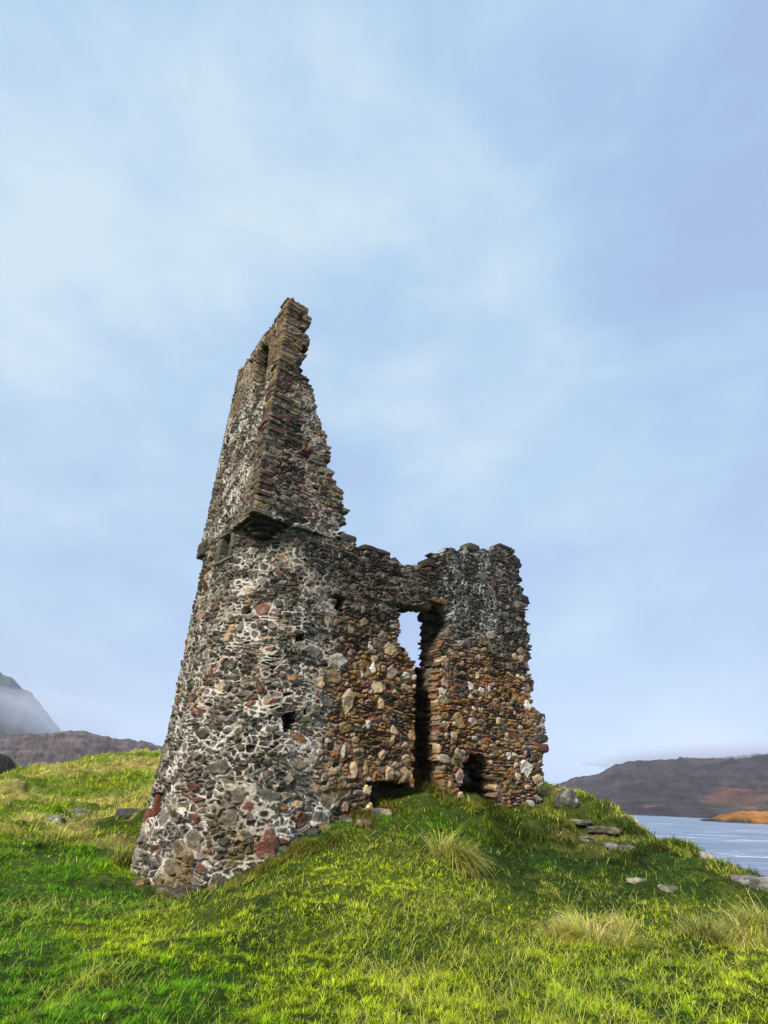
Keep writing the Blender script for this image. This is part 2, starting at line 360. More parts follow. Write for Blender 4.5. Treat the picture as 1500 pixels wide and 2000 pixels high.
def style_low(u, v, front, seed, depth):
    """tower and long wall, one continuous run of masonry"""
    px, py = project(front)
    t_w = (front[..., 0]-PN[0])*e2[0]+(front[..., 1]-PN[1])*e2[1]         # metres along the long wall
    wall = sstep(2.2, 3.3, t_w+1.1*(fbm(u*1.1, v*1.1, o=3, s=91)-0.5)+0.05*(v-3))     # 0 tower .. 1 warm wall
    # small stones: courses get finer upward
    r1, e1_, c1u, c1v = cells(u, v, 0.20, 0.115, seed, warp=0.7, jit=0.95)
    r2, e2_, c2u, c2v = cells(u+40, v+7, 0.24, 0.085, seed+100, warp=0.6, jit=0.95); c2u = c2u-40; c2v = c2v-7
    fine = (fbm(u*0.7, v*0.7, o=2, s=seed+51)+0.06*(v-4)+0.10*wall) > 0.52
    ed = np.where(fine, e2_, e1_); r = [np.where(fine, b, a) for a, b in zip(r1, r2)]
    cu = np.where(fine, c2u, c1u); cv = np.where(fine, c2v, c1v)
    pb = lambda x, y: np.clip(0.72-0.10*(y-11), 0.14, 0.70)
    be, bR, bu, bv = boulders(u+3, v+11, 0.62, pb if True else 0, seed+200); bu = bu-3; bv = bv-11
    # boulders() sees shifted coordinates: probability uses y-11
    be2, bR2, bu2, bv2 = boulders(u+30, v+31, 0.36, 0.55, seed+300); bu2 -= 30; bv2 -= 31
    for (b_, R_, x_, y_) in ((be2, bR2, bu2, bv2), (be, bR, bu, bv)):
        big = b_ > -0.012
        ed = np.where(big, np.maximum(b_+0.012, 0), np.minimum(ed, np.where(b_ > -1, -b_-0.012+0.0, 1e9)))
        r = [np.where(big, q, p) for p, q in zip(r, R_)]; cu = np.where(big, x_, cu); cv = np.where(big, y_, cv)
    bigm = ((be > -0.012) | (be2 > -0.012))
    cl = np.clip((fbm(cu*1.1, cv*1.4, o=3, s=95)-0.5)*2.6+0.5, 0, 1); r = [np.clip(0.60*r[0]+0.40*cl, 0, 1)]+list(r[1:])
    cs = np.where(bigm[..., None], pick(r[0], T_BOULD), pick(r[0], T_TOWER))
    cw = np.where(bigm[..., None], pick(r[0], T_WALLB), pick(r[0], T_WALL))
    up = sstep(6.2, 7.6, v+0.8*(fbm(u*0.9, v*0.9, o=3, s=77)-0.5))
    cdk = pick(r[0], T_DARK)
    mid = sstep(4.6, 6.6, v+1.2*(fbm(u*0.8, v*0.8, o=3, s=78)-0.5))
    topz = lerp(cw, cdk, mid*0.92)
    col_s = lerp(lerp(cs, cdk, up*0.35), topz, wall)
    col_s = col_s*(0.7+0.6*r[1])[..., None]
    # ochre wash down the face beside the chase
    stain = sstep(0.35, 0.8, 1-np.abs(px-(828+0*py))/75)*sstep(1300, 1380, py+40*fbm(u*2, v*2, o=2, s=5))*(wall > 0.5)
    stain = stain*sstep(0.30, 0.55, fbm(u*2.0, v*1.0, o=4, s=83))
    col_s = lerp(col_s, np.array((0.26, 0.11, 0.025))*np.ones_like(col_s), np.clip(stain*0.75, 0, 1))
    mt = np.array((0.56, 0.51, 0.43))*np.ones_like(col_s); mt_up = np.array((0.40, 0.37, 0.29))
    g = fbm(u*0.9, v*0.6, o=4, s=17)
    mt = lerp(mt, mt_up*np.ones_like(mt), np.clip(sstep(4.5, 7.5, v+2*(g-0.5)), 0, 1))
    mt = lerp(mt, np.array((0.27, 0.21, 0.14))*np.ones_like(mt), sstep(0.48, 0.66, fbm(u*2.6+9, v*2.2, o=4, s=19))*0.7)
    mw_ = np.array((0.21, 0.135, 0.075))*np.ones_like(mt)
    # lime runs on the upper right of the long wall
    lime = sstep(5.6, 6.6, v+0.5*(g-0.5))*sstep(6.0, 6.6, t_w)*sstep(9.9, 8.9, t_w)
    mw_ = lerp(mw_, np.array((0.42, 0.42, 0.38))*np.ones_like(mt), np.clip(lime*(0.6+0.7*g), 0, 1))
    mw_ = lerp(mw_, np.array((0.20, 0.18, 0.14))*np.ones_like(mt), np.clip(sstep(4.8, 6.0, v)*0.6*(1-lime), 0, 1))
    mw_ = lerp(mw_, np.array((0.36, 0.33, 0.28))*np.ones_like(mt), sstep(9.4, 9.8, t_w)*0.6)
    col_m = lerp(mt, mw_, wall)
    col_m = lerp(col_m, np.array((0.16, 0.075, 0.02))*np.ones_like(mt), np.clip(stain*0.6, 0, 1))
    # dry stone growth: moss near the ground and on the tops
    moss = sstep(0.56, 0.70, fbm(u*1.6, v*1.6, o=4, s=61))*sstep(2.0, 0.4, v-1.6*wall)*0.75
    col_s = lerp(col_s, np.array((0.11, 0.07, 0.018))*np.ones_like(col_s), moss); col_m = lerp(col_m, np.array((0.13, 0.085, 0.025))*np.ones_like(col_m), moss)
    mwid = (0.012+0.018*sstep(0.35, 0.68, fbm(u*3.4, v*3.4, o=4, s=seed+13)))*(1-0.30*wall*(1-0.6*lime))
    mwid = mwid*(1-0.25*up)*0.86
    proud = np.where(wall > 0.5, -0.004+0.045*r[2], -0.030+0.055*r[2])+bigm*0.01
    # some small stones have dropped out
    gone = (r[3] > 0.90) & (~bigm); proud = np.where(gone, -0.10, proud); col_s = np.where(gone[..., None], col_s*0.5+np.array(DG)*0.5, col_s)
    md = -0.006-0.014*wall*(1-lime)
    h, c = finish(u, v, front, ed, r, mwid, md, proud, col_s, col_m, seed, 0.035+0.02*wall, cu, cv)
    if depth > 0: c = c*0.22  # inner skins darkened: shade of the deep holes painted into the colour
    return h, np.clip(c, 0.006, 0.8), cu, cv, r

def style_cap(u, v, front, seed, depth):
    left = ((front[..., 0]-PN[0])*e2[0]+(front[..., 1]-PN[1])*e2[1]) < 0.015+0*depth    # left face
    dcor = np.where(left, (front[..., 0]-PN[0])*e1[0]+(front[..., 1]-PN[1])*e1[1], (front[..., 0]-PN[0])*e2[0]+(front[..., 1]-PN[1])*e2[1])
    r1, ea, c1u, c1v = cells(u, v, 0.20, 0.11, seed)
    r2, eb, c2u, c2v = cells(u+40, v+7, 0.42, 0.135, seed+100, warp=0.55, jit=0.9); c2u = c2u-40; c2v = c2v-7
    slab = (~left) & (fbm(u*1.3, v*1.3, o=2, s=seed+3) > 0.52)
    # quoins at the corner: long-and-short slabs
    qz = 0.17; qi = np.floor(v/qz+1.0*fbm(v*2, v*0, o=2)); ql = np.where(left, 0.20+0.20*(qi % 2), 0.40-0.20*(qi % 2))+0.22*hsh(qi, qi*0, qi*0, 5)+0.06*(fbm(u*5, v*5, o=2)-0.5)
    quo = (dcor < ql) & (dcor > -1)
    fv = (v/qz+1.0*fbm(v*2, v*0, o=2))-qi
    eq = np.minimum(np.minimum(fv, 1-fv)*qz, np.maximum(ql-dcor, 0)); 
    ed = np.where(slab, eb, ea); r = [np.where(slab, b, a) for a, b in zip(r1, r2)]
    cu = np.where(slab, c2u, c1u); cv = np.where(slab, c2v, c1v)
    be, bR, bu, bv = boulders(u+5, v+3, 0.42, np.where(left, 0.25, 0.35) if False else 0.28, seed+200); bu -= 5; bv -= 3
    big = be > -0.01
    ed = np.where(big, np.maximum(be+0.01, 0), np.minimum(ed, np.where(be > -1, -be-0.01, 1e9))); r = [np.where(big, q, p) for p, q in zip(r, bR)]; cu = np.where(big, bu, cu); cv = np.where(big, bv, cv)
    cl = np.clip((fbm(cu*1.1, cv*1.4, o=3, s=96)-0.5)*2.6+0.5, 0, 1); r = [np.clip(0.6*r[0]+0.4*cl, 0, 1)]+list(r[1:])
    hq = [hsh(qi, qi*0+left, qi*0, 60+k) for k in range(4)]
    ed = np.where(quo, eq, ed); r = [np.where(quo, b, a) for a, b in zip(r, hq)]; cv = np.where(quo, (qi+0.5)*qz, cv); cu = np.where(quo, u, cu)
    col_s = pick(r[0], T_CAP)
    col_s = np.where((left & ~quo)[..., None], pick(r[0], T_TOWER), col_s)
    qc = pick(r[0], [(.30, (0.10, 0.045, 0.03)), (.45, DG2), (.75, BR), (.92, OL), (1, OCH)])
    col_s = np.where(quo[..., None], qc, col_s)
    topo = sstep(11.8, 13.8, v+0.8*(fbm(u, v, o=3, s=4)-0.5))
    oc = pick(r[0], [(.25, (0.20, 0.125, 0.045)), (.5, (0.15, 0.09, 0.035)), (.7, BR), (.85, (0.22, 0.16, 0.07)), (1, DTN)])
    col_s = lerp(col_s, oc, topo*np.where(left, 0.75, 0.85)); col_s = col_s*(0.7+0.6*r[1])[..., None]
    low = sstep(9.2, 8.0, v); col_s = lerp(col_s, pick(r[0], T_DARK), low*0.3)
    cm = np.where(left[..., None], np.array((0.54, 0.50, 0.42)), np.array((0.42, 0.37, 0.28)))
    g = fbm(u*1.2, v*0.9, o=4, s=18)
    cm = lerp(cm, np.array((0.16, 0.12, 0.07))*np.ones_like(cm), np.clip(sstep(0.48, 0.64, g)*0.8+topo*0.55, 0, 1))
    mwid = np.where(left, 0.026, 0.019)*(0.7+0.9*(fbm(u*1.5, v*1.5, o=3, s=seed+13)-0.2)); mwid = np.where(quo, 0.007, mwid)
    proud = np.where(left, -0.025+0.05*r[2], -0.012+0.038*r[2]); proud = np.where(quo, 0.008+0.03*r[2], proud)
    gone = (r[3] > 0.93) & ~big & ~quo; proud = np.where(gone, -0.09, proud); col_s = np.where(gone[..., None], col_s*0.4, col_s)
    h, c = finish(u, v, front, ed, r, mwid, -0.008, proud, col_s, cm, seed, np.where(left, 0.0, 0.03), cu, cv)
    # both faces agree right at the arris
    k = sstep(0.0, 0.07, np.abs(dcor)); h = h*k+(0.02+0.03*hsh(qi, qi*0, qi*0, 71)-0.03*np.exp(-(np.minimum(fv, 1-fv)/0.09)**2))*(1-k)
    if depth > 0: c = np.where(left[..., None], c*0.15, c)  # left-face inner skins darkened, painting shade behind the slit
    return h, np.clip(c, 0.006, 0.8), cu, cv, r

# ---- outlines, read from the photograph and cut into the real wall planes
WALLTOP = [(-500, 985), (480, 1000), (600, 1010), (668, 1030), (676, 1040), (700, 1070), (735, 1082), (760, 1088), (772, 1090), (776, 1097), (800, 1103), (845, 1111), (848, 1104), (858, 1098), (864, 1080), (870, 1067),
           (885, 1074), (908, 1076), (915, 1068), (926, 1062), (936, 1068), (940, 1075), (955, 1080), (958, 1070), (975, 1066), (1000, 1070), (1003, 1080),
           (1016, 1092), (1018, 1102), (1013, 1112), (1016, 1128), (1012, 1140), (1020, 1148), (1026, 1165), (1032, 1178), (1028, 1192), (1033, 1215), (1034, 1240), (1036, 1262), (1034, 1300), (1037, 1330), (1041, 1345),
           (1038, 1380), (1052, 1388), (1066, 1402), (1066, 1425), (1068, 1445), (1062, 1470), (1060, 1483), (1057, 1500), (1060, 1520), (1052, 1545), (1056, 1600), (1056, 1900), (-500, 1900)]
WIN = [(781, 1184), (824, 1182), (842, 1172), (868, 1180), (880, 1203), (880, 1222), (868, 1240), (860, 1262), (862, 1292), (800, 1290), (795, 1266), (783, 1260)]
WIN_BACK = [(781, 1186), (870, 1180), (862, 1215), (862, 1292), (800, 1290), (795, 1266), (783, 1260)]
CHASE = [(812, 1280), (858, 1280), (852, 1360), (858, 1420), (855, 1470), (862, 1500), (866, 1600), (806, 1600), (808, 1480), (811, 1380)]
ARCH = [(900, 1600), (898, 1520), (905, 1492), (918, 1478), (935, 1470), (950, 1482), (958, 1505), (964, 1530), (972, 1600)]
RECESS = [(716, 1528), (760, 1524), (790, 1530), (812, 1550), (812, 1600), (722, 1600)]
TWIN = [(431, 1048), (452, 1043), (446, 1086), (429, 1088)]
LOOP = [(552, 1393), (580, 1390), (582, 1428), (556, 1430)]
SLOT = [(301, 1552), (324, 1545), (320, 1592), (295, 1598)]
PUT = [(577, 1238), (597, 1236), (597, 1252), (580, 1254)]
PUT2 = [(474, 1186), (488, 1184), (488, 1197), (476, 1198)]
PUT3 = [(655, 1160), (676, 1166), (672, 1195), (655, 1190)]
CAPOUT = [(-300, 2200), (-300, 300), (569, 300), (571, 583), (586, 596), (600, 604), (603, 618), (609, 622), (606, 636), (596, 640), (598, 652), (604, 660), (604, 676), (598, 680), (600, 692), (592, 700), (583, 702), (582, 722), (590, 730),
          (601, 744), (610, 756), (613, 776), (618, 792), (622, 812), (632, 838), (637, 862), (644, 884), (640, 905), (646, 928), (656, 948), (666, 968), (670, 985), (676, 1000), (664, 1016), (664, 1100), (664, 2200)]
CSLIT = [(510, 676), (526, 672), (525, 700), (519, 740), (508, 754), (496, 746), (501, 712)]
CHOLE = [(487, 705), (495, 700), (494, 714), (487, 718)]
ZTOP = 15.45
def kmix(a, b, k): return a*(1-k)+b*k
def keep_low(layer):
    def f(px, py, qx, qy, front, u, v):
        x, y = kmix(px, qx, 0.85), kmix(py, qy, 0.85); m = inpoly(x, y, WALLTOP)
        # under the cap the wall simply stops at the cap's underside
        tw = (front[..., 0]-PN[0])*e2[0]+(front[..., 1]-PN[1])*e2[1]
        x, y = kmix(px, qx, 0.28), kmix(py, qy, 0.28)
        if layer < 9: m &= ~inpoly(x, y, WIN if layer <= 1 else WIN_BACK)
        xa, ya = kmix(px, qx, 0.75), kmix(py, qy, 0.75)
        if layer <= 2: m &= ~inpoly(xa, ya, ARCH)
        if layer <= 1:
            m &= ~inpoly(x, y, LOOP); m &= ~inpoly(px, py, SLOT)
            m &= ~inpoly(kmix(px, qx, 0.25), kmix(py, qy, 0.25), TWIN)
            m &= ~inpoly(xa, ya, RECESS)
        m &= ~(inpoly(x, y, CHASE) & (layer <= 2))
        if layer == 0:
            for p in (PUT, PUT2, PUT3): m &= ~inpoly(x, y, p)
        m &= (tw > 2.60) | (v < ZC)
        return m
    return f
def keep_cap(layer):
    def f(px, py, qx, qy, front, u, v):
        tw = (front[..., 0]-PN[0])*e2[0]+(front[..., 1]-PN[1])*e2[1]; dl = (front[..., 0]-PN[0])*e1[0]+(front[..., 1]-PN[1])*e1[1]
        right = (tw > 0.05) & (dl < 1.0)
        x, y = kmix(px, qx, 0.75), kmix(py, qy, 0.75)
        m = np.where(right, inpoly(x, y, CAPOUT), True)
        qd = (qx*0+1)
        # ragged top of the left face, dropping a little towards the far corner
        top = ZTOP-0.10*np.clip(dl, 0, 4)-0.10*np.floor(3*vnoise(u*2.2, u*0, None, 3))
        m &= np.where(right, True, v < top)
        back = (dl > SIDE-0.02) & (tw > 0.1)
        m &= np.where(back, tw < 2.4-0.24*(v-ZC)+0.3*vnoise(v*4, v*0, None, 8), True)
        if layer <= 1:
            m &= right | back | ~inpoly(kmix(px, qx, 0.15), kmix(py, qy, 0.15), CSLIT); m &= right | back | ~inpoly(px, py, CHOLE)
        return m
    return f
def bat(v, front): return 0.17*sstep(3.2, 0.0, v)
root = bpy.data.objects.new('castle_ruin', None); COL.objects.link(root); root.location = (float(PN[0]), float(PN[1]), 0)
bpy.context.view_layer.update()
tag(root, 'ruined rubble stone castle with tall broken tower and lower wall standing on the grassy mound', 'castle ruin')

def rough_block(c, size, axes, seed, col, n=5, rough=0.12, lump=0.35):
    """irregular stone: subdivided box, superellipsoid-rounded, noisy"""
    g = np.linspace(-1, 1, n+1); V = []; Fc = []; k = 0
    for ax in range(3):
        for sgn in (-1, 1):
            a, b = np.meshgrid(g, g, indexing='ij'); p = np.zeros(a.shape+(3,)); p[..., ax] = sgn; p[..., (ax+1) % 3] = a; p[..., (ax+2) % 3] = b
            V.append(p.reshape(-1, 3)); id_ = np.arange((n+1)**2).reshape(n+1, n+1)+k; k += (n+1)**2
            q = np.stack([id_[:-1, :-1], id_[1:, :-1], id_[1:, 1:], id_[:-1, 1:]], -1).reshape(-1, 4)
            Fc.append(q if sgn > 0 else q[:, ::-1])
    V = np.concatenate(V); Fc = np.concatenate(Fc)
    ln = np.linalg.norm(V, axis=1, keepdims=True); S = V/ln; V = V*(1-lump)+S*lump*1.15
    n1 = fbm(S[:, 0]*1.7+seed*3.1, S[:, 1]*1.7, S[:, 2]*1.7+5, o=3, s=seed)-0.5
    V = V*(1+2.2*rough*n1[:, None])
    V = V*np.asarray(size)*0.5
    P = V @ np.asarray(axes)+np.asarray(c)
    _, first, inv = np.unique(np.round(P, 5), axis=0, return_index=True, return_inverse=True); inv = inv.reshape(-1)
    P = P[first]; Fc = inv[Fc]
    cc = np.asarray(col)*(0.75+0.5*fbm(P[:, 0]*5, P[:, 2]*5, P[:, 1]*5, o=2, s=seed))[:, None]
    return P, Fc, cc
AXW = np.array([[e2[0], e2[1], 0], [e1[0], e1[1], 0], [0, 0, 1.]])       # along wall, into wall, up
AXL = np.array([[e1[0], e1[1], 0], [e2[0], e2[1], 0], [0, 0, 1.]])
def plane_hit(px, py, off=0.0, o=PN, n=None):
    """point on the long wall's face (or the left face with n=e2)"""
    n = e1 if n is None else n
    d = ray(px, py); oo = o+n*off; k = np.dot(oo-EYE[:2], n)/np.dot(d[:2], n); return EYE+d*k

USPLIT_T = 2.75
def rnd_low(layer, d, res, u0, u1, seed, z0=-0.9):
    p = Path(LOWP, LOWR, d)
    return sheet(p, z0, 10.4, res, d, seed, keep_low(layer), style_low, thick=0.31, batter=bat, u0=u0, u1=u1), p
bt, bw = Bag(), Bag()
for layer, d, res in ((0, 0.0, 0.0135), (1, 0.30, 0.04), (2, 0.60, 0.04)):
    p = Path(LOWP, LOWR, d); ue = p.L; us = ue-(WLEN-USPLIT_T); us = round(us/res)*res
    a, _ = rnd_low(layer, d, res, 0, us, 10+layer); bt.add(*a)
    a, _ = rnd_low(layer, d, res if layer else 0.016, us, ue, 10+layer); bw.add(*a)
# rear face of the walls
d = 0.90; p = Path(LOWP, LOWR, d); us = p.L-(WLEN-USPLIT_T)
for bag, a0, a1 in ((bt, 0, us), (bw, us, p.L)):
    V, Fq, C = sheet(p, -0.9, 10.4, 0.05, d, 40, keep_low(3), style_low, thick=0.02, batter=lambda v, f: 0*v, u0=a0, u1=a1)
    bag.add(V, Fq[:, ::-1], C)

rnd = random.Random(4)
def edge_stone(bag, px, py, L_, D_, H_, col, off=0.2, ax=AXW, seed=0, n=None, dx=0.0):
    P = plane_hit(px, py, off, n=n)-np.array([e2[0], e2[1], 0])*L_*0.62; V, F_, C = rough_block(P, (L_, D_, H_), ax, seed, col, lump=0.22); bag.add(V, F_, C)
# loose projecting stones on the broken right end and wall tops
for i, (px, py, l, h, c) in enumerate([(1062, 1444, .62, .24, DG2), (1062, 1463, .62, .26, RB), (1034, 1334, .45, .12, DG), (1056, 1404, .55, .25, DG2), (1024, 1176, .45, .28, DG), (1008, 1103, .5, .3, DG), (930, 1078, .5, .26, DG2), (884, 1084, .3, .2, DG2),
                                       (990, 1078, .6, .14, DG), (1052, 1524, .5, .3, BR), (1050, 1484, .55, .13, DG2), (738, 1084, .6, .16, DG), (756, 1089, .5, .15, BR), (690, 1062, .5, .2, DG2), (1012, 1136, .4, .16, DG), (845, 1108, .4, .25, DG)]):
    edge_stone(bw, px, py, l, .5, h, c, 0.22, seed=i+1)
bt_o = bt.build('stair_tower', M_RUB, root); bw_o = bw.build('wall', M_RUB, root)
# cap house
CAPP = [PL+e2*2.6, PL, PN, PN+e2*3.4]; CAPR = [0, 0.04, 0.04, 0]; bc = Bag()
PRO = 0.03
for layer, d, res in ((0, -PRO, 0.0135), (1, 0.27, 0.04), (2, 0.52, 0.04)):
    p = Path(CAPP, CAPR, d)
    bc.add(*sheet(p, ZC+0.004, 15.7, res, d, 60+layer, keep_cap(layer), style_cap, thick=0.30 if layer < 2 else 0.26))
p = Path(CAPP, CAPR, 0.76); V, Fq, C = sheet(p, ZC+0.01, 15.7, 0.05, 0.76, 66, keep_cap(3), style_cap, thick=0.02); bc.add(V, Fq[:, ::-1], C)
for i, (px, py, l, h, c) in enumerate([(596, 626, .62, .17, OCH), (590, 612, .6, .10, BR), (594, 670, .5, .15, RB), (588, 692, .6, .14, OCH), (588, 733, .45, .08, DG2), (600, 752, .5, .12, DG), (608, 772, .4, .13, BR),
                                       (634, 860, .45, .14, OCH), (638, 884, .5, .10, DG2), (652, 950, .45, .12, RB), (668, 998, .55, .20, DG), (662, 976, .6, .14, OCH), (656, 1014, .5, .16, DG2)]):
    edge_stone(bc, px, py, l, .5, h, c, 0.22, seed=i+40)
bc_o = bc.build('cap_house', M_RUB, root)
# corbel: stepped dressed slabs carrying the overhanging corner, and one at the far corner
cb = Bag()
mdir = (e1+e2)/np.linalg.norm(e1+e2)
for i, (z, h, out, ln) in enumerate([(ZC+0.02, .06, .0, 1.0), (ZC-0.06, .09, -.10, .8)]):
    for ax, di, oth in ((AXW, e2, e1), (AXL, e1, e2)):
        c2 = PN+di*(ln/2-out)+oth*(0.22-out)
        cb.add(*rough_block((c2[0], c2[1], z), (ln, .44, h), ax, 80+i, (0.035, 0.03, 0.022), n=8, rough=0.06, lump=0.08))
for i, (z, r_, h) in enumerate([(ZC-0.15, .36, .14), (ZC-0.28, .24, .14)]):
    c2 = PN+mdir*(0.95+0.06*i); AX = np.array([[mdir[1], -mdir[0], 0], [mdir[0], mdir[1], 0], [0, 0, 1.]])
    cb.add(*rough_block((c2[0], c2[1], z), (r_*2, .9, h), AX, 90+i, (0.03, 0.028, 0.022), n=8, rough=0.05, lump=0.35))
cb.build('corbel', M_RUB, root); cb = Bag()
for i, (z, h) in enumerate([(ZC+0.28, .22), (ZC+0.05, .26)]):
    c2 = PL+e2*0.16-e1*0.20; cb.add(*rough_block((c2[0], c2[1], z), (.62-.14*i, .50, h), AXL, 95+i, (0.06, 0.055, 0.035), n=6, rough=0.05, lump=0.12))
cb.build('corbel', M_RUB, root)

# window in the tower with its dressed surround
def tower_hit(px, py):
    """first hit of the pixel ray on the lower face (plan path extruded)"""
    p = Path(LOWP, LOWR, 0); u = np.linspace(0, p.L, 4000); P, Nn = p.ev(u); a = np.arctan2(P[:, 0], P[:, 1]); az, el = azel(px, py)
    vis = (P*Nn).sum(1) < 0; d = np.abs(a-az)+(~vis)*9; i = int(np.argmin(d)); D = math.hypot(*P[i]); return np.array([P[i, 0], P[i, 1], 1.6+D*math.tan(el)]), Nn[i]
c, n = tower_hit(440, 1066); T = np.array([-n[1], n[0]]); AXT = np.array([[T[0], T[1], 0], [-n[0], -n[1], 0], [0, 0, 1.]])
def block_on(bag, c, n, du, dz, w, h, dep, out_, seed, col, **k):
    T = np.array([-n[1], n[0]]); P = np.array([c[0]+T[0]*du+n[0]*(out_-dep/2), c[1]+T[1]*du+n[1]*(out_-dep/2), c[2]+dz])
    bag.add(*rough_block(P, (w, dep, h), np.array([[T[0], T[1], 0], [-n[0], -n[1], 0], [0, 0, 1.]]), seed, col, n=7, **k))
ASH = (0.085, 0.08, 0.06)
fr = Bag()
for sg in (-1, 1):
    for k in range(3): block_on(fr, c, n, sg*(0.31+0.03*(k % 2)), -0.28+0.23*k, 0.15+0.06*(k % 2), 0.225, 0.30, 0.015, 100+k+10*(sg > 0), np.array(ASH)*(0.8+0.2*k), rough=0.03, lump=0.07)
fo = fr.build('window', M_RUB, root); fo['label'] = 'small window with dressed stone jambs below the overhanging storey'
fl = Bag(); block_on(fl, c, n, 0, 0.40, 0.98, 0.13, 0.32, 0.02, 120, (0.10, 0.095, 0.07), rough=0.03, lump=0.06); fl.build('lintel', M_RUB, fo)
fs = Bag(); block_on(fs, c, n, 0, -0.44, 0.86, 0.06, 0.34, 0.03, 121, (0.15, 0.14, 0.10), rough=0.03, lump=0.06); fs.build('sill', M_RUB, fo)
# gun loop low on the tower: dressed red stones on its right
c, n = tower_hit(312, 1575); lb = Bag()
block_on(lb, c, n, 0.46, -0.02, 0.40, 0.5, 0.25, 0.04, 130, (0.20, 0.09, 0.035), rough=0.08, lump=0.2); block_on(lb, c, n, -0.40, 0.0, 0.16, 0.5, 0.25, 0.02, 131, (0.13, 0.045, 0.025), rough=0.08, lump=0.2)
block_on(lb, c, n, 0.0, 0.36, 0.7, 0.17, 0.25, 0.04, 132, (0.4, 0.34, 0.26), rough=0.08, lump=0.2)
lo = lb.build('gun_loop', M_RUB, root); lo['label'] = 'narrow loop framed by reddish stones low on the left of the tower'
# lintels over the big window of the long wall
wl = Bag(); P = plane_hit(805, 1177, 0.28); wl.add(*rough_block(P, (1.15, .42, .30), AXW, 140, (0.13, 0.07, 0.035), n=8, rough=0.06, lump=0.1))
P = plane_hit(862, 1179, 0.16); wl.add(*rough_block(P, (0.60, .35, .14), AXW, 141, (0.17, 0.085, 0.035), n=8, rough=0.06, lump=0.1))
P = plane_hit(806, 1180, 0.72); wl.add(*rough_block(P+np.array([0, 0, 0.05]), (1.7, .42, .30), AXW, 142, (0.09, 0.05, 0.03), n=8, rough=0.06, lump=0.1))
wo = wl.build('lintel', M_RUB, root); wo['label'] = 'rust brown stone lintels over the open window of the long wall'
# one stone still jutting into the opening from its right side
jb = Bag(); P = plane_hit(836, 1208, 0.70); jb.add(*rough_block(P, (0.62, .3, .26), AXW, 143, DG, n=7, rough=0.1, lump=0.2)); jb.build('jamb_stone', M_RUB, root)

# ------------------------------------------------------------------ terrain
WATER = -5.0
ctrl = []
for px, py in [(252, 1706), (330, 1738), (400, 1738), (470, 1700), (540, 1665), (600, 1635), (650, 1605), (690, 1588), (740, 1578), (800, 1560), (850, 1552), (900, 1556), (950, 1562), (1000, 1570), (1050, 1572)]:
    P, _ = tower_hit(px, py); ctrl.append(P)
for px, py, z in [(0, 1999, 0), (300, 1999, 0.0), (750, 1999, 0.0), (1100, 1999, 0.02), (1499, 1999, 0.05), (0, 1880, 0.02), (200, 1840, 0.0), (100, 1760, 0.05), (0, 1720, 0.12), (450, 1850, 0.05), (180, 1700, 0.15), (300, 1790, 0)]:
    ctrl.append(at(px, py, z=z))
for px, py, d in [(1062, 1535, 24), (1130, 1578, 23.5), (1190, 1602, 22), (1235, 1612, 20), (1300, 1652, 17.5), (1400, 1690, 15.5), (1499, 1722, 14),
                  (1140, 1620, 17.5), (1100, 1660, 15.5), (950, 1640, 14.6), (860, 1650, 12.6), (900, 1720, 10.8), (700, 1700, 10.6), (600, 1760, 9.4), (800, 1800, 8.6), (1050, 1780, 9.6), (1250, 1760, 11.5), (1180, 1850, 8.6), (1420, 1800, 10.5), (1350, 1900, 7.6), (600, 1880, 7.4), (900, 1900, 7.1),
                  (0, 1640, 17), (120, 1640, 17.5), (60, 1590, 22), (200, 1600, 21), (140, 1550, 27), (250, 1540, 27), (240, 1472, 35), (190, 1478, 35), (140, 1492, 34), (60, 1508, 33), (0, 1518, 33), (300, 1472, 36)]:
    ctrl.append(at(px, py, dist=d))
for px, d, z in [(1200, 29, 0.2), (1250, 26, -0.3), (1300, 23, -0.8), (1400, 20, -1.3), (1499, 18, -1.5), (1650, 16, -1.3), (1800, 14, -1.4), (0, 42, 0.0), (60, 44, 0.6), (140, 45, 1.0), (-100, 36, 0.4), (1400, 27, -4.2), (1499, 25, -4.4), (1300, 30, -3.6)]:
    a_, _ = azel(px, 1640); ctrl.append(np.array([math.sin(a_)*d, math.cos(a_)*d, z]))
for x, y, z in [(0, 0, 0), (-4, 0, 0), (4, 0, 0), (0, -8, -0.2), (-10, -5, 0), (10, -5, -1.5), (9, 3, -0.4), (-10, 5, 0.1), (14, 8, -1.2), (24, 14, -5.0), (26, 26, -6.0), (16, 34, -5.0), (0, 26, 2.0), (-4, 32, 2.6), (3, 40, -1), (-20, 50, 1), (-35, 40, 0.0), (-30, 15, 0.5), (-40, 60, -2), (15, 45, -7), (40, 30, -8), (30, 0, -7), (0, 60, -5), (-6, 19, 1.3), (2, 18.5, 1.7)]:
    ctrl.append(np.array([x, y, z], float))
ctrl = np.array(ctrl)
def tps_phi(r2): return np.where(r2 > 0, r2*np.log(np.maximum(r2, 1e-12))*0.5, 0)
n = len(ctrl); A = tps_phi(((ctrl[:, None, :2]-ctrl[None, :, :2])**2).sum(-1))+np.eye(n)*0.03
Pm = np.concatenate([np.ones((n, 1)), ctrl[:, :2]], 1); KK = np.block([[A, Pm], [Pm.T, np.zeros((3, 3))]])
wts = np.linalg.solve(KK, np.concatenate([ctrl[:, 2], np.zeros(3)]))
def tps(x, y):
    s = x.shape; x = x.ravel(); y = y.ravel(); o = np.empty_like(x)
    for a in range(0, len(x), 40000):
        xx, yy = x[a:a+40000], y[a:a+40000]
        r2 = (xx[:, None]-ctrl[None, :, 0])**2+(yy[:, None]-ctrl[None, :, 1])**2
        o[a:a+40000] = tps_phi(r2)@wts[:n]+wts[n]+wts[n+1]*xx+wts[n+2]*yy
    return o.reshape(s)
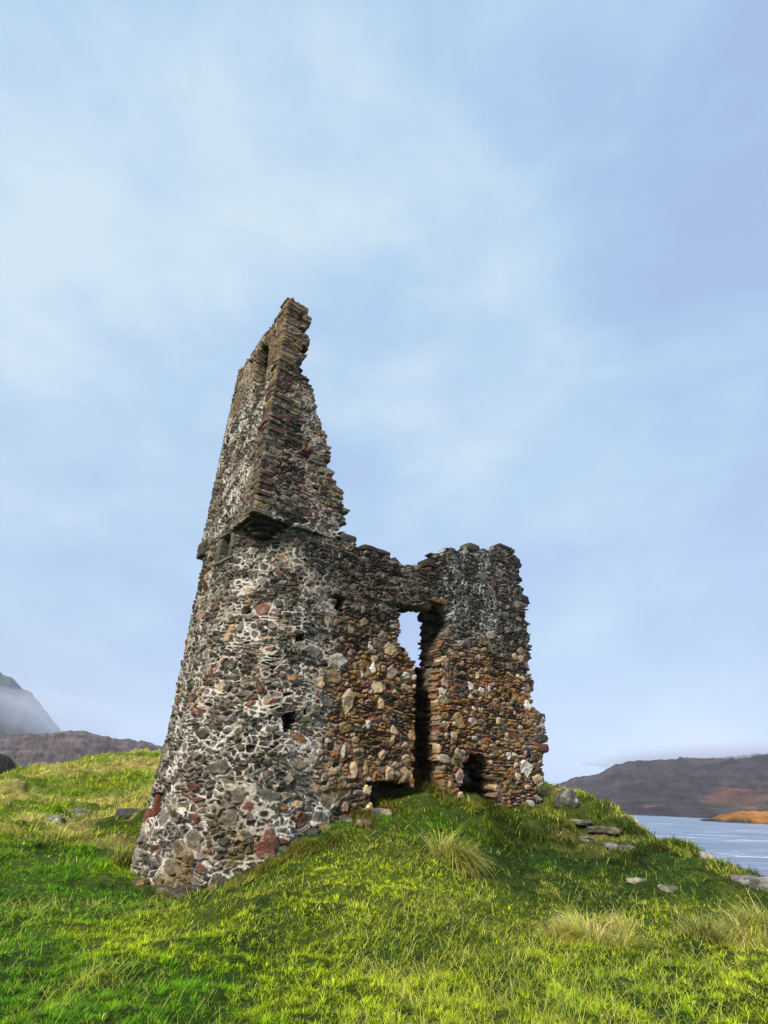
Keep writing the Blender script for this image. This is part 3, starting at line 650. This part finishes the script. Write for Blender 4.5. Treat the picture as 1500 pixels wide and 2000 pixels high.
def prof(pts, R):
    a = []
    for px, py in pts:
        z, e = azel(px, py); a.append((z, EYE[2]+R*math.tan(e)))
    a.sort(); return np.array(a)
RIDGES = [  # distance, width towards viewer, width away, silhouette pixels
    (3000, 900, 900, [(-400, 1180), (-150, 1250), (-40, 1300), (0, 1322), (20, 1330), (45, 1352), (60, 1358), (85, 1388), (105, 1412), (125, 1442), (160, 1500), (260, 1560), (500, 1620)]),
    (1150, 520, 500, [(-500, 1380), (-60, 1428), (0, 1438), (60, 1440), (125, 1438), (160, 1437), (195, 1445), (235, 1448), (280, 1453), (310, 1462), (450, 1500), (640, 1560), (800, 1620), (1000, 1800)]),
    (120, 70, 60, [(-700, 1300), (-300, 1380), (-60, 1448), (0, 1474), (18, 1482), (38, 1500), (60, 1520), (110, 1560), (200, 1640), (700, 1900)]),
    (1500, 620, 700, [(950, 1640), (1060, 1545), (1100, 1530), (1125, 1522), (1165, 1515), (1185, 1508), (1205, 1497), (1230, 1492), (1270, 1490), (1300, 1489), (1360, 1486), (1420, 1484), (1499, 1476), (1700, 1465), (2300, 1455)]),
    (900, 230, 300, [(1120, 1640), (1180, 1600), (1240, 1572), (1300, 1562), (1360, 1548), (1420, 1540), (1499, 1545), (1700, 1530), (2300, 1530)]),
    (680, 70, 110, [(1000, 1640), (1100, 1600), (1230, 1577), (1290, 1574), (1400, 1580), (1600, 1590), (2300, 1600)]),
    (440, 40, 60, [(1335, 1640), (1356, 1612), (1372, 1600), (1388, 1597), (1405, 1590), (1430, 1586), (1499, 1584), (1700, 1588), (2300, 1610)])]
RP = [prof(r[3], r[0]) for r in RIDGES]
def far_h(r, az):
    x = np.sin(az)*r; y = np.cos(az)*r
    H = np.full(r.shape, -12.0); which = np.zeros(r.shape, int); 
    for i, (R, w0, w1, _) in enumerate(RIDGES):
        hz = np.interp(az, RP[i][:, 0], RP[i][:, 1]); back = (np.abs(az) > 1.5); hz = np.where(back, -12, hz)
        # broken skyline detail scaled by distance
        hz = hz+R*0.0022*(fbm(az*140, az*0+i, o=4, s=i)-0.5)*2
        k = (r-R)/np.where(r < R, w0, w1); g = np.exp(-np.abs(k)**2.2)
        h = -14+(hz+14)*g
        h = h+np.clip(h+8, 0, 60)*0.65*(fbm(x/(R*0.05), y/(R*0.05), o=6, s=30+i, g=0.6)-0.5)*np.clip(1.3*(1-g), 0, 1)*2
        m = h > H; H = np.where(m, h, H); which = np.where(m, i+1, which)
    return H, which
def ground_z(x, y, detail=True):
    r = np.hypot(x, y); az = np.arctan2(x, y)
    zn = tps(x, y); zn = np.maximum(zn, -9)
    if detail:
        a = sstep(6, 14, r)
        zn = zn+(fbm(x*1.1, y*1.1, o=3, s=201)-0.5)*0.18+(fbm(x*2.7, y*2.7, o=3, s=203)-0.5)*(0.15+0.05*a)
        lf = sstep(15, 20, r)*sstep(-0.2, -0.35, az)+sstep(13, 17, r)*sstep(0.25, 0.33, az)*0.8
        zn = zn+lf*(np.maximum(fbm(x*0.9+4, y*1.6, o=3, s=207), 0.45)-0.5)*0.9
        hm = sstep(1.0, 3.5, x)*sstep(8, 10, r)*(r < 26); zn = zn+hm*(fbm(x*1.5+7, y*1.5, o=3, s=211)-0.5)*0.38
        # rock ledges stepping down right of the wall end
        led = np.exp(-(((x-5.9)/1.6)**2+((y-18.2)/1.8)**2)); zn = zn+led*0.16*(np.floor(((x*0.5-y*0.5)+fbm(x*2, y*2, o=2, s=9)*0.5)*2.6) % 2-0.5)
    return zn
RR = np.exp(np.linspace(math.log(1.0), math.log(9000), 640))
az_f = np.radians(np.linspace(-44, 44, 1300)); az_b = np.radians(np.linspace(44, 316, 160))[1:-1]
AZ = np.concatenate([az_f, az_b]); rg, ag = np.meshgrid(RR, AZ, indexing='ij'); gx = np.sin(ag)*rg; gy = np.cos(ag)*rg
agn = (ag+math.pi) % (2*math.pi)-math.pi
near = rg < 75; Z = np.zeros_like(rg); Z[near] = ground_z(gx[near], gy[near])
FH, FW = far_h(rg, agn); t = sstep(42, 72, rg); Z = np.where(near, Z*(1-t)+np.minimum(FH, 8)*t, FH); FW = np.where(rg < 60, 0, FW)
fringe = far_h(np.array([0.]), np.array([0.]))
# colours
nz = fbm(gx*0.6, gy*0.6, o=4, s=301)
c0 = lerp(np.array((0.022, 0.045, 0.008))*np.ones(rg.shape+(3,)), np.array((0.055, 0.075, 0.012))*np.ones(rg.shape+(3,)), sstep(0.4, 0.65, nz))
c0 = lerp(c0, np.array((0.16, 0.19, 0.025))*np.ones_like(c0), sstep(16, 30, rg)*0.8)
straw = sstep(0.5, 0.62, fbm(gx*0.35, gy*0.9, o=4, s=303))*sstep(14, 20, rg); c0 = lerp(c0, np.array((0.36, 0.27, 0.09))*np.ones_like(c0), straw*0.7)
fc = {0: None, 1: (0.055, 0.06, 0.065), 2: (0.085, 0.062, 0.055), 3: (0.035, 0.022, 0.016), 4: (0.045, 0.032, 0.036), 5: (0.095, 0.040, 0.030), 6: (0.10, 0.045, 0.026), 7: (0.27, 0.11, 0.018)}
nf = fbm(gx/90, gy/90, o=5, s=305); nf2 = fbm(gx/25, gy/25, o=4, s=306)
for k in range(1, 8):
    m = (FW == k); c0[m] = np.array(fc[k])
    c0[m] *= (0.15+1.7*nf2[m])[:, None]
m = (FW == 4) | (FW == 5)
c0[m] = lerp(c0[m], np.array((0.11, 0.085, 0.05))*np.ones_like(c0[m]), sstep(0.50, 0.64, nf[m])*0.35)
c0[(FW == 4)] *= 0.8
m = (FW == 6); c0[m] = lerp(c0[m], np.array((0.22, 0.16, 0.09))*np.ones_like(c0[m]), sstep(0.56, 0.62, fbm(gx[m]/60, gy[m]/20, o=4, s=309))*0.8)
m = (FW == 7); c0[m] *= (0.35+1.3*fbm(gx[m]/9, gy[m]/4, o=4, s=311))[:, None]; c0[m] = lerp(c0[m], np.array((0.03, 0.02, 0.012))*np.ones_like(c0[m]), sstep(-3.2, -4.0, Z[m]-0.0)*0.95)
m = (FW >= 5) & (Z < WATER+1.3); c0[m] = (0.035, 0.028, 0.022)
c0 = np.clip(c0, 0.004, 0.6)
nr_, na = rg.shape; idx = np.arange(nr_*na).reshape(nr_, na); idn = np.concatenate([idx, idx[:, :1]], 1)
q = np.stack([idn[:-1, :-1], idn[1:, :-1], idn[1:, 1:], idn[:-1, 1:]], -1)
V = np.stack([gx, gy, Z], -1).reshape(-1, 3); C = c0.reshape(-1, 3)
hub = len(V); V = np.concatenate([V, [[0, 0, float(Z[0].mean())]]]); C = np.concatenate([C, C[:1]])
ri = 0
while RR[ri] < 58: ri += 1
fan = np.stack([np.full(na, hub), idn[0, :-1], idn[0, 1:]], -1)
def submesh(name, faces, mat, **k):
    used = np.unique(np.concatenate([f.ravel() for f in faces])); lut = np.zeros(len(V), np.int64); lut[used] = np.arange(len(used))
    return mesh(name, V[used], [lut[f] for f in faces], mat, None, C[used], True)
qn = q[:ri].reshape(-1, 4); qf = q[ri:].reshape(-1, 4)
g = submesh('ground', [qn[:, ::-1], fan[:, ::-1]], M_GROUND); tag(g, kind='structure')
hl = submesh('hills', [qf[:, ::-1]], M_HILL); tag(hl, kind='structure')
# water
m, ntw, b = mat_base('loch_water', 0.18, 0.5)
b.inputs['Base Color'].default_value = (0.10, 0.17, 0.27, 1)
tcw = N(ntw, 'ShaderNodeTexCoord'); mpw = N(ntw, 'ShaderNodeMapping'); mpw.inputs['Scale'].default_value = (0.35, 1.0, 1); ntw.links.new(tcw.outputs['Object'], mpw.inputs[0])
w1 = N(ntw, 'ShaderNodeTexNoise', Scale=0.35, Detail=8.0, Roughness=0.65); ntw.links.new(mpw.outputs[0], w1.inputs['Vector'])
bp = N(ntw, 'ShaderNodeBump', Strength=1.0, Distance=1.1); ntw.links.new(w1.outputs['Fac'], bp.inputs['Height']); ntw.links.new(bp.outputs[0], b.inputs['Normal'])
w2 = N(ntw, 'ShaderNodeTexNoise', Scale=0.10, Detail=10.0, Roughness=0.78, Distortion=0.6); ntw.links.new(mpw.outputs[0], w2.inputs['Vector'])
wr_ = ramp(ntw, [(0.0, (0.08, 0.13, 0.22)), (0.42, (0.14, 0.21, 0.33)), (0.57, (0.26, 0.34, 0.46)), (0.62, (0.8, 0.82, 0.85))]); ntw.links.new(w2.outputs['Fac'], wr_.inputs[0]); ntw.links.new(wr_.outputs[0], b.inputs['Base Color'])
xs = np.array([-200., 9000.]); 
wv = np.array([[-9000, -9000, WATER], [9000, -9000, WATER], [9000, 9000, WATER], [-9000, 9000, WATER]], float)
wo = mesh('water', wv, [np.array([[0, 1, 2, 3]])], m); tag(wo, kind='structure')

# ------------------------------------------------------------------ grass
rs = np.random.RandomState(7)
def blades(x, y, z, length, width, az, lean, curl, col, tipc=None):
    """ribbon blades: 2 base, 2 mid, 1 tip"""
    n = len(x); d = np.stack([np.sin(az), np.cos(az)], -1); s = np.stack([d[:, 1], -d[:, 0]], -1)
    tw = rs.uniform(-0.9, 0.9, n); s = np.stack([s[:, 0]*np.cos(tw)-s[:, 1]*np.sin(tw), s[:, 0]*np.sin(tw)+s[:, 1]*np.cos(tw)], -1)
    B = np.stack([x, y, z-0.01], -1); w = width[:, None]*0.5
    m1 = length*0.5; hx = np.sin(lean)*m1; hz = np.cos(lean)*m1
    Mi = B+np.concatenate([d*hx[:, None], hz[:, None]], -1)
    l2 = lean+curl; T = Mi+np.concatenate([d*(np.sin(l2)*m1)[:, None], (np.cos(l2)*m1)[:, None]], -1)
    S3 = np.concatenate([s, np.zeros((n, 1))], -1)*w
    Vv = np.stack([B-S3, B+S3, Mi+S3*0.8, Mi-S3*0.8, T], 1).reshape(-1, 3)
    k = np.arange(n)*5; Fq = np.stack([k, k+1, k+2, k+3], -1); Ft = np.stack([k+3, k+2, k+4], -1)
    tc_ = col if tipc is None else tipc
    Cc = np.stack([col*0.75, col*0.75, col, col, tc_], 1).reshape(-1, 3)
    return Vv, Fq, Ft, Cc
NB = 1250000
az = rs.uniform(math.radians(-39), math.radians(39), NB); r = np.exp(rs.uniform(math.log(4.4), math.log(40), NB)); x = np.sin(az)*r; y = np.cos(az)*r
def interp_ground(x, y):
    """height straight from the ground mesh grid so blades root on it"""
    r = np.hypot(x, y); a = np.arctan2(x, y); fr_ = np.log(r)/ (math.log(9000)/(len(RR)-1)); fa = (a-az_f[0])/(az_f[1]-az_f[0])
    i = np.clip(fr_.astype(int), 0, nr_-2); j = np.clip(fa.astype(int), 0, len(az_f)-2); u = fr_-i; v = fa-j
    return Z[i, j]*(1-u)*(1-v)+Z[i+1, j]*u*(1-v)+Z[i, j+1]*(1-u)*v+Z[i+1, j+1]*u*v
z = interp_ground(x, y)
den = fbm(x*2.6, y*2.6, o=3, s=401); den2 = fbm(x*9, y*9, o=2, s=402)
kp = (rs.uniform(size=NB) < sstep(0.28, 0.50, den*0.6+den2*0.4)+0.22) & (z > WATER+0.4)
# nothing grows inside the masonry
tw = (x-PN[0])*e2[0]+(y-PN[1])*e2[1]; dw = (x-PN[0])*e1[0]+(y-PN[1])*e1[1]
kp &= ~((tw > 0.3) & (tw < WLEN) & (dw > 0.0) & (dw < 1.0)); kp &= ~((tw > 0.1) & (tw < 3.6) & (dw > 0.2) & (dw < 3.7))
x, y, z, az, r, den2 = x[kp], y[kp], z[kp], az[kp], r[kp], den2[kp]; nb = len(x)
yel = fbm(x*0.45+3, y*0.45, o=4, s=411)+0.14*sstep(-3.0, 1.5, x)*sstep(22, 8, y)-0.10*sstep(-1.5, -5, x)*sstep(16, 12, r)+0.12*sstep(14, 20, r)
fine = fbm(x*4, y*4, o=2, s=412); hue = sstep(0.34, 0.66, yel+0.30*(fine-0.5)+rs.normal(0, 0.06, nb))
G1 = np.array((0.15, 0.36, 0.004)); G2 = np.array((0.52, 0.64, 0.006)); G3 = np.array((0.72, 0.62, 0.17)); G0 = np.array((0.03, 0.085, 0.006))
colr = lerp(G1*np.ones((nb, 3)), G2*np.ones((nb, 3)), hue)
dkz = sstep(0.46, 0.62, fbm(x*0.9, y*0.9, o=4, s=415)+0.13*sstep(1.0, 3.5, x)*sstep(9, 12, r)); dkz = np.clip(dkz+sstep(0.4, 2.4, x)*sstep(9.5, 12.5, r)*sstep(20, 16, r)*sstep(0.38, 0.52, fbm(x*1.4, y*1.4, o=3, s=418))*0.8, 0, 1); dk = rs.uniform(size=nb) < 0.18+0.72*dkz; colr[dk] = colr[dk]*0.35+G0*0.4  # darker plants in patches; on the right slope also painted shade
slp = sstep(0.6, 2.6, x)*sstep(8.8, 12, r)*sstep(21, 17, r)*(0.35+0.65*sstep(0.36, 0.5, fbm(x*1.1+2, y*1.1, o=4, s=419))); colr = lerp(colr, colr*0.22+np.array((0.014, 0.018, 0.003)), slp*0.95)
strw = rs.uniform(size=nb) < (1-0.7*slp)*(0.015+0.10*sstep(0.45, 0.75, yel)+0.65*sstep(0.47, 0.60, fbm(x*0.35, y*0.9, o=4, s=303))*sstep(14, 20, r)); colr[strw] = G3
colr = colr*rs.uniform(0.65, 1.25, nb)[:, None]
length = rs.uniform(0.028, 0.068, nb)*(0.8+0.7*den2)*(1+0.5*sstep(10, 25, r)); width = rs.uniform(0.0035, 0.007, nb)*np.maximum(r/6.5, 0.8)
lean = np.abs(rs.normal(0.65, 0.4, nb)); curl = rs.uniform(0.2, 1.0, nb); ba = rs.uniform(0, 2*math.pi, nb)
cs_ = 0.095*np.maximum(r/8, 0.8)**0; ci = np.floor(x/cs_); cj = np.floor(y/cs_); ccx = (ci+0.2+0.6*hsh(ci, cj, ci*0, 5))*cs_; ccy = (cj+0.2+0.6*hsh(ci, cj, ci*0, 6))*cs_
dxc, dyc = x-ccx, y-ccy; rc = np.hypot(dxc, dyc)/cs_; ba = np.arctan2(dxc, dyc)+rs.normal(0, 0.6, nb); lean = np.clip(0.25+1.5*rc+rs.normal(0, 0.25, nb), 0, 1.45)
ch = hsh(ci, cj, ci*0, 7); length = length*(0.55+0.8*ch)*(1.15-0.5*rc)*(1+1.8*sstep(0.50, 0.62, fbm(x*1.3, y*1.3, o=3, s=431))*sstep(12, 15, r)); colr = colr*(0.26+1.15*ch**0.8)[:, None]*(1.12-0.35*np.clip(rc, 0, 1))[:, None]
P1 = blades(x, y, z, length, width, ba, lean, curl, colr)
# long pale stems lying over the turf
n2 = 34000; az = rs.uniform(math.radians(-38), math.radians(38), n2); r = np.exp(rs.uniform(math.log(4.4), math.log(26), n2)); x = np.sin(az)*r; y = np.cos(az)*r
k = (rs.uniform(size=n2) < (1-0.75*sstep(0.6, 2.6, x)*sstep(8.8, 12, r)))&(rs.uniform(size=n2) < 0.12+0.95*sstep(0.47, 0.62, fbm(x*0.8, y*0.8, o=3, s=421)+0.09*sstep(-2, 2, x))) & ~((x-PN[0])*e1[0]+(y-PN[1])*e1[1] > -0.05)
x, y, r = x[k], y[k], r[k]; z = interp_ground(x, y)+0.02; n2 = len(x)
cs = lerp(np.array((0.55, 0.62, 0.05))*np.ones((n2, 3)), G3*np.ones((n2, 3)), rs.uniform(size=n2)**1.5)*rs.uniform(0.7, 1.2, n2)[:, None]
P2 = blades(x, y, z, rs.uniform(0.12, 0.34, n2), rs.uniform(0.003, 0.005, n2)*np.maximum(r/6.5, 0.8), rs.normal(1.0, 1.1, n2)+math.pi*(rs.uniform(size=n2) < 0.4), rs.uniform(0.6, 1.3, n2), rs.uniform(0.3, 0.9, n2), cs)
def join_blades(name, Ps, parent=None, loc=None):
    o = 0; Vs, Q, T_, Cs = [], [], [], []
    for v_, q_, t_, c_ in Ps: Vs.append(v_); Q.append(q_+o); T_.append(t_+o); Cs.append(c_); o += len(v_)
    return mesh(name, np.concatenate(Vs), [np.concatenate(Q), np.concatenate(T_)], M_GRASS, parent, np.concatenate(Cs), True, loc)
g = join_blades('grass', [P1, P2]); tag(g, 'short green and yellow turf grass covering the mound', 'grass', kind='stuff')

# countable tussocks, each a plant of its own
def gz(x, y): return float(interp_ground(np.array([x]), np.array([y]))[0])
def ground_hit(px, py, lo=3.0, hi=45):
    ds = np.linspace(lo, hi, 1500); d = ray(px, py); h = math.hypot(d[0], d[1]); P = EYE+d[None]*(ds/h)[:, None]
    zz = interp_ground(P[:, 0], P[:, 1]); b = np.where(P[:, 2] < zz)[0]
    i = b[0] if len(b) else int(np.argmin(P[:, 2]-zz)); return P[i, 0], P[i, 1], float(zz[i])
def tussock(px, py, rad, ln, nbl, cols, wind, label, name='grass_tussock', group='tussocks of long grass', lean0=0.3, spread=1.0):
    x0, y0, z0 = ground_hit(px, py); n = nbl; a = rs.uniform(0, 2*math.pi, n); rr = rad*np.sqrt(rs.uniform(0, 1, n))*0.6
    sub = rs.randint(0, 6, n); so_ = rs.normal(0, rad*0.42, (6, 2)); sw_ = rs.normal(0, 0.38, (6, 2)); sl_ = rs.uniform(0.55, 1.1, 6); sc_ = rs.uniform(0.65, 1.2, 6); rr = rr*0.55
    x = x0+np.sin(a)*rr+so_[sub, 0]; y = y0+np.cos(a)*rr+so_[sub, 1]; z = interp_ground(x, y); R = math.hypot(x0, y0)
    leanv = np.stack([np.sin(a)*rr/rad*spread, np.cos(a)*rr/rad*spread], -1)+np.array(wind)+sw_[sub]+rs.normal(0, 0.36, (n, 2))
    baz = np.arctan2(leanv[:, 0], leanv[:, 1]); lean = np.clip(lean0+np.hypot(leanv[:, 0], leanv[:, 1]), 0, 1.35)
    c = np.array(cols)[rs.randint(0, len(cols), n)]*rs.uniform(0.6, 1.2, n)[:, None]
    c = c*sc_[sub][:, None]
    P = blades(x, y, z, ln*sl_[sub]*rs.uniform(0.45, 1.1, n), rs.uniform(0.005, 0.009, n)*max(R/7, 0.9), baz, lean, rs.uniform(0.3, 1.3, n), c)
    o = join_blades(name, [P], None, (x0, y0, z0)); tag(o, label, 'grass tussock', group); return o
ST = [(0.85, 0.72, 0.30), (0.75, 0.62, 0.20), (0.60, 0.62, 0.12), (0.50, 0.36, 0.12)]; YG = [(0.40, 0.50, 0.03), (0.62, 0.62, 0.09), (0.16, 0.26, 0.012), (0.70, 0.60, 0.17)]; RD = [(0.30, 0.17, 0.04), (0.2, 0.14, 0.03), (0.38, 0.28, 0.08), (0.14, 0.15, 0.02)]
tussock(882, 1688, 0.26, 0.95, 1500, YG+ST[:1], (0.35, 0.1), 'tall yellow green tussock leaning right on the slope just below the castle wall')
tussock(1175, 1838, 0.50, 0.60, 3400, ST+YG[:2], (-0.35, 0.25), 'large straw coloured tussock blown to the left on the right slope')
tussock(1425, 1830, 0.46, 0.56, 2600, ST[:3]+YG[:2], (0.0, -0.25), 'pale drooping tussock with dark gaps near the right edge of the photo', spread=1.5)
tussock(1075, 1752, 0.22, 0.26, 500, YG, (-0.2, 0.2), 'small yellowish tussock above the large straw tussock')
tussock(836, 1545, 0.40, 0.62, 900, YG+RD[:2], (0.15, -0.3), 'long grass hanging out of the dark chase at the foot of the long wall')
tussock(868, 1560, 0.25, 0.50, 400, YG, (0.3, -0.3), 'grass clump between the dark chase and the arched hole', spread=1.2)
tussock(760, 1588, 0.40, 0.40, 800, RD+YG[:1], (-0.3, -0.3), 'brownish tussock below the dark recess where tower and wall meet')
tussock(700, 1602, 0.40, 0.36, 700, RD, (-0.2, -0.3), 'dry brown tussock at the right foot of the tower')
tussock(610, 1650, 0.40, 0.34, 900, RD+YG[:1], (-0.3, -0.3), 'rusty dead grass bank against the lower right of the tower')
tussock(540, 1690, 0.45, 0.34, 1000, RD+YG[:2], (-0.4, -0.2), 'brown and green grass bank spilling from the front of the tower foot')
tussock(470, 1722, 0.40, 0.32, 900, YG+RD[:2], (-0.4, -0.2), 'yellow grass bank at the lowest front of the tower')
tussock(244, 1690, 0.35, 0.50, 700, YG+RD[1:3], (-0.25, 0.15), 'long grass clump on the left side of the tower foot')
tussock(1072, 1590, 0.35, 0.50, 500, YG, (0.2, -0.4), 'grass clump at the right end of the long wall')
tussock(1215, 1612, 0.45, 0.35, 500, [(0.08, 0.12, 0.01), (0.12, 0.16, 0.015), (0.05, 0.06, 0.01)], (0.2, 0), 'dark green bushy clump on the ridge above the loch')
tussock(1425, 1700, 0.45, 0.36, 500, YG, (0.2, 0), 'yellow grass clump on the ridge at the far right above the loch')
tussock(1330, 1668, 0.4, 0.34, 400, YG, (0.2, 0), 'thin grass clump on the ridge beside the loch, left of the far right one')

# ------------------------------------------------------------------ rocks
def rock(px, py, size, col, label, seed, rot=0.0, sink=0.35, rough=0.22, dist=None, group='rocks in the turf', tilt=0.0):
    if dist: P = at(px, py, dist=dist); x0, y0, z0 = P
    else: x0, y0, z0 = ground_hit(px, py)
    ca, sa = math.cos(rot), math.sin(rot); ax = np.array([[ca, sa, math.sin(tilt)], [-sa, ca, 0], [-math.sin(tilt), 0, 1.]])
    V_, F_, C_ = rough_block((x0, y0, z0+size[2]*(0.5-sink*1.45)), size, ax, seed, col, n=14, rough=rough*1.4, lump=0.66)
    nn = fbm(V_[:, 0]*7/max(size[0], .3)*0.5, V_[:, 2]*9, V_[:, 1]*5, o=4, s=seed)-0.5
    cen = np.array([x0, y0, z0]); V_ = cen+(V_-cen)*(1+0.18*nn[:, None])
    pale = sstep(0.45, 0.6, fbm(V_[:, 0]*6, V_[:, 2]*6, V_[:, 1]*6, o=3, s=seed+9)); C_ = lerp(C_*0.55, np.asarray(col)*1.0*np.ones_like(C_), pale); C_ = lerp(C_, np.array((0.05, 0.05, 0.035))*np.ones_like(C_), sstep(0.50, 0.58, fbm(V_[:, 0]*4+9, V_[:, 2]*4, V_[:, 1]*4, o=4, s=seed+12))*0.85)
    o = mesh('rock', V_, [F_], M_ROCK, None, np.clip(C_, 0.01, 0.8), True, (x0, y0, z0)); tag(o, label, 'rock', group); return o
PG = (0.34, 0.32, 0.27); MG = (0.20, 0.19, 0.17); DK = (0.07, 0.07, 0.065)
rock(1108, 1564, (0.50, 0.42, 0.55), (0.30, 0.28, 0.23), 'pale grey boulder on the slope right of the castle wall', 1, tilt=-0.4)
rock(1245, 1722, (0.38, 0.2, 0.10), (0.42, 0.36, 0.27), 'flat buff stone in the dark turf of the right slope', 2)
rock(1305, 1736, (0.30, 0.18, 0.10), (0.40, 0.34, 0.24), 'smaller buff stone just right of the flat one', 3)
rock(1225, 1660, (0.32, 0.25, 0.18), MG, 'small grey stone above the flat buff stone', 4)
rock(1195, 1655, (0.3, 0.22, 0.14), MG, 'grey stone left of the other small grey stone on the slope', 5)
rock(1180, 1622, (0.8, 0.35, 0.16), (0.28, 0.22, 0.14), 'long brown ledge stone under the stepped turf', 6)
rock(1120, 1606, (0.9, 0.35, 0.15), (0.22, 0.19, 0.13), 'low mossy ledge stone right of the wall end', 7, rot=-0.3)
rock(1150, 1640, (0.5, 0.25, 0.12), (0.24, 0.2, 0.13), 'narrow mossy stone below the ledge stones', 8)
rock(1380, 1677, (0.28, 0.22, 0.22), PG, 'small pale stone on the ridge above the loch', 9)
rock(1480, 1728, (0.75, 0.5, 0.26), PG, 'pale slab of rock at the right edge of the photo', 10)
rock(152, 1592, (0.7, 0.4, 0.30), (0.22, 0.22, 0.21), 'grey rock showing through the rough grass on the left hillside', 11)
rock(104, 1610, (0.5, 0.4, 0.35), PG, 'small pale stone low on the left hillside', 12)
rock(256, 1592, (0.85, 0.5, 0.34), DK, 'dark rock slab beside the left edge of the tower', 13)
rock(745, 1590, (0.42, 0.3, 0.22), (0.30, 0.25, 0.17), 'buff stone below the dark recess of the wall', 14)
rock(712, 1610, (0.36, 0.3, 0.2), (0.2, 0.16, 0.1), 'brown stone half buried by the tower foot', 15)
rock(272, 1728, (0.32, 0.25, 0.2), (0.22, 0.13, 0.05), 'orange brown stone fallen at the left front of the tower foot', 16)
rock(352, 1752, (0.5, 0.35, 0.22), (0.07, 0.06, 0.035), 'dark mossy stone at the lowest front of the tower foot', 17)
rock(316, 1738, (0.4, 0.3, 0.2), (0.09, 0.065, 0.03), 'brown mossy stone between two others at the tower foot', 18)
for k_ in range(16):
    px_ = 262+k_*27+random.Random(k_).uniform(-9, 9); P_, _n = tower_hit(px_, 1650); a_, d_ = math.atan2(P_[0], P_[1]), math.hypot(P_[0], P_[1])-0.12-0.3*random.Random(k_+50).random()
    g_ = gz(math.sin(a_)*d_, math.cos(a_)*d_); q_ = project(np.array([[math.sin(a_)*d_, math.cos(a_)*d_, g_]])); s_ = random.Random(k_+90).uniform(0.12, 0.26)
    rock(float(q_[0][0]), float(q_[1][0]), (s_, s_*0.8, s_*0.6), [(0.10, 0.085, 0.05), (0.07, 0.065, 0.05), (0.16, 0.11, 0.06), (0.22, 0.2, 0.16)][k_ % 4], 'small fallen stone half buried in the grass along the foot of the round tower', 200+k_, group='small fallen stones at the tower foot', sink=0.25)
tussock(925, 1578, 0.30, 0.34, 500, YG, (-0.1, -0.3), 'low grass clump in front of the arched hole')
tussock(330, 1750, 0.45, 0.26, 700, RD+YG[:2], (-0.2, -0.3), 'rusty and green grass fringe under the left front of the tower')
rock(1266, 1566, (15, 9, 8), (0.30, 0.29, 0.27), 'distant whitish crag on the moor across the loch', 19, dist=760, group=None, sink=0.55)

# ------------------------------------------------------------------ air: haze and low mist
def vol(name, dens, col, ani=0.0):
    m = bpy.data.materials.new(name); m.use_nodes = True; nt = m.node_tree; nt.nodes.clear(); o = N(nt, 'ShaderNodeOutputMaterial'); p = nt.nodes.new('ShaderNodeVolumePrincipled')
    p.inputs['Color'].default_value = (*col, 1); p.inputs['Density'].default_value = dens; p.inputs['Anisotropy'].default_value = ani
    nt.links.new(p.outputs[0], o.inputs['Volume']); return m
def boxmesh(name, lo, hi, mat):
    V_ = np.array([[x, y, z] for x in (lo[0], hi[0]) for y in (lo[1], hi[1]) for z in (lo[2], hi[2])], float)
    Fc = np.array([[0, 1, 3, 2], [4, 6, 7, 5], [0, 4, 5, 1], [2, 3, 7, 6], [0, 2, 6, 4], [1, 5, 7, 3]]); return mesh(name, V_, [Fc], mat, smooth=False)
hz = boxmesh('haze', (-9100, -9100, -16), (9100, 9100, 900), vol('haze_air', 0.00011, (0.86, 0.90, 1.0))); tag(hz, kind='stuff')
def mist(px, py, dist, size, dens, label, seed):
    c = at(px, py, dist=dist); n = 40
    th, ph = np.meshgrid(np.linspace(0, math.pi, n), np.linspace(0, 2*math.pi, 2*n, endpoint=False), indexing='ij')
    S = np.stack([np.sin(th)*np.cos(ph), np.sin(th)*np.sin(ph), np.cos(th)], -1)
    k = 1+0.5*(fbm(S[..., 0]*3, S[..., 1]*3, S[..., 2]*3+seed, o=3, s=seed)-0.5)
    a, _ = azel(px, py); P = S*k[..., None]*np.array(size)*0.5; ca, sa = math.cos(a), math.sin(a)
    X = P[..., 0]*ca+P[..., 1]*sa; Y = -P[..., 0]*sa+P[..., 1]*ca; P = np.stack([X+c[0], Y+c[1], P[..., 2]+c[2]], -1)
    idx = np.arange(n*2*n).reshape(n, 2*n); idn = np.concatenate([idx, idx[:, :1]], 1)
    q = np.stack([idn[:-1, :-1], idn[1:, :-1], idn[1:, 1:], idn[:-1, 1:]], -1).reshape(-1, 4)
    o = mesh('mist', P.reshape(-1, 3), [q], vol('mist_air', dens, (0.82, 0.87, 0.98)), None, None, True); tag(o, label, 'mist', kind='stuff'); return o
mist(1880, 1472, 1400, (1350, 420, 66), 0.012, 'low cloud lying along the top of the right hill', 3)
mist(20, 1400, 2300, (700, 400, 190), 0.0022, 'mist drifting before the left mountain', 5)
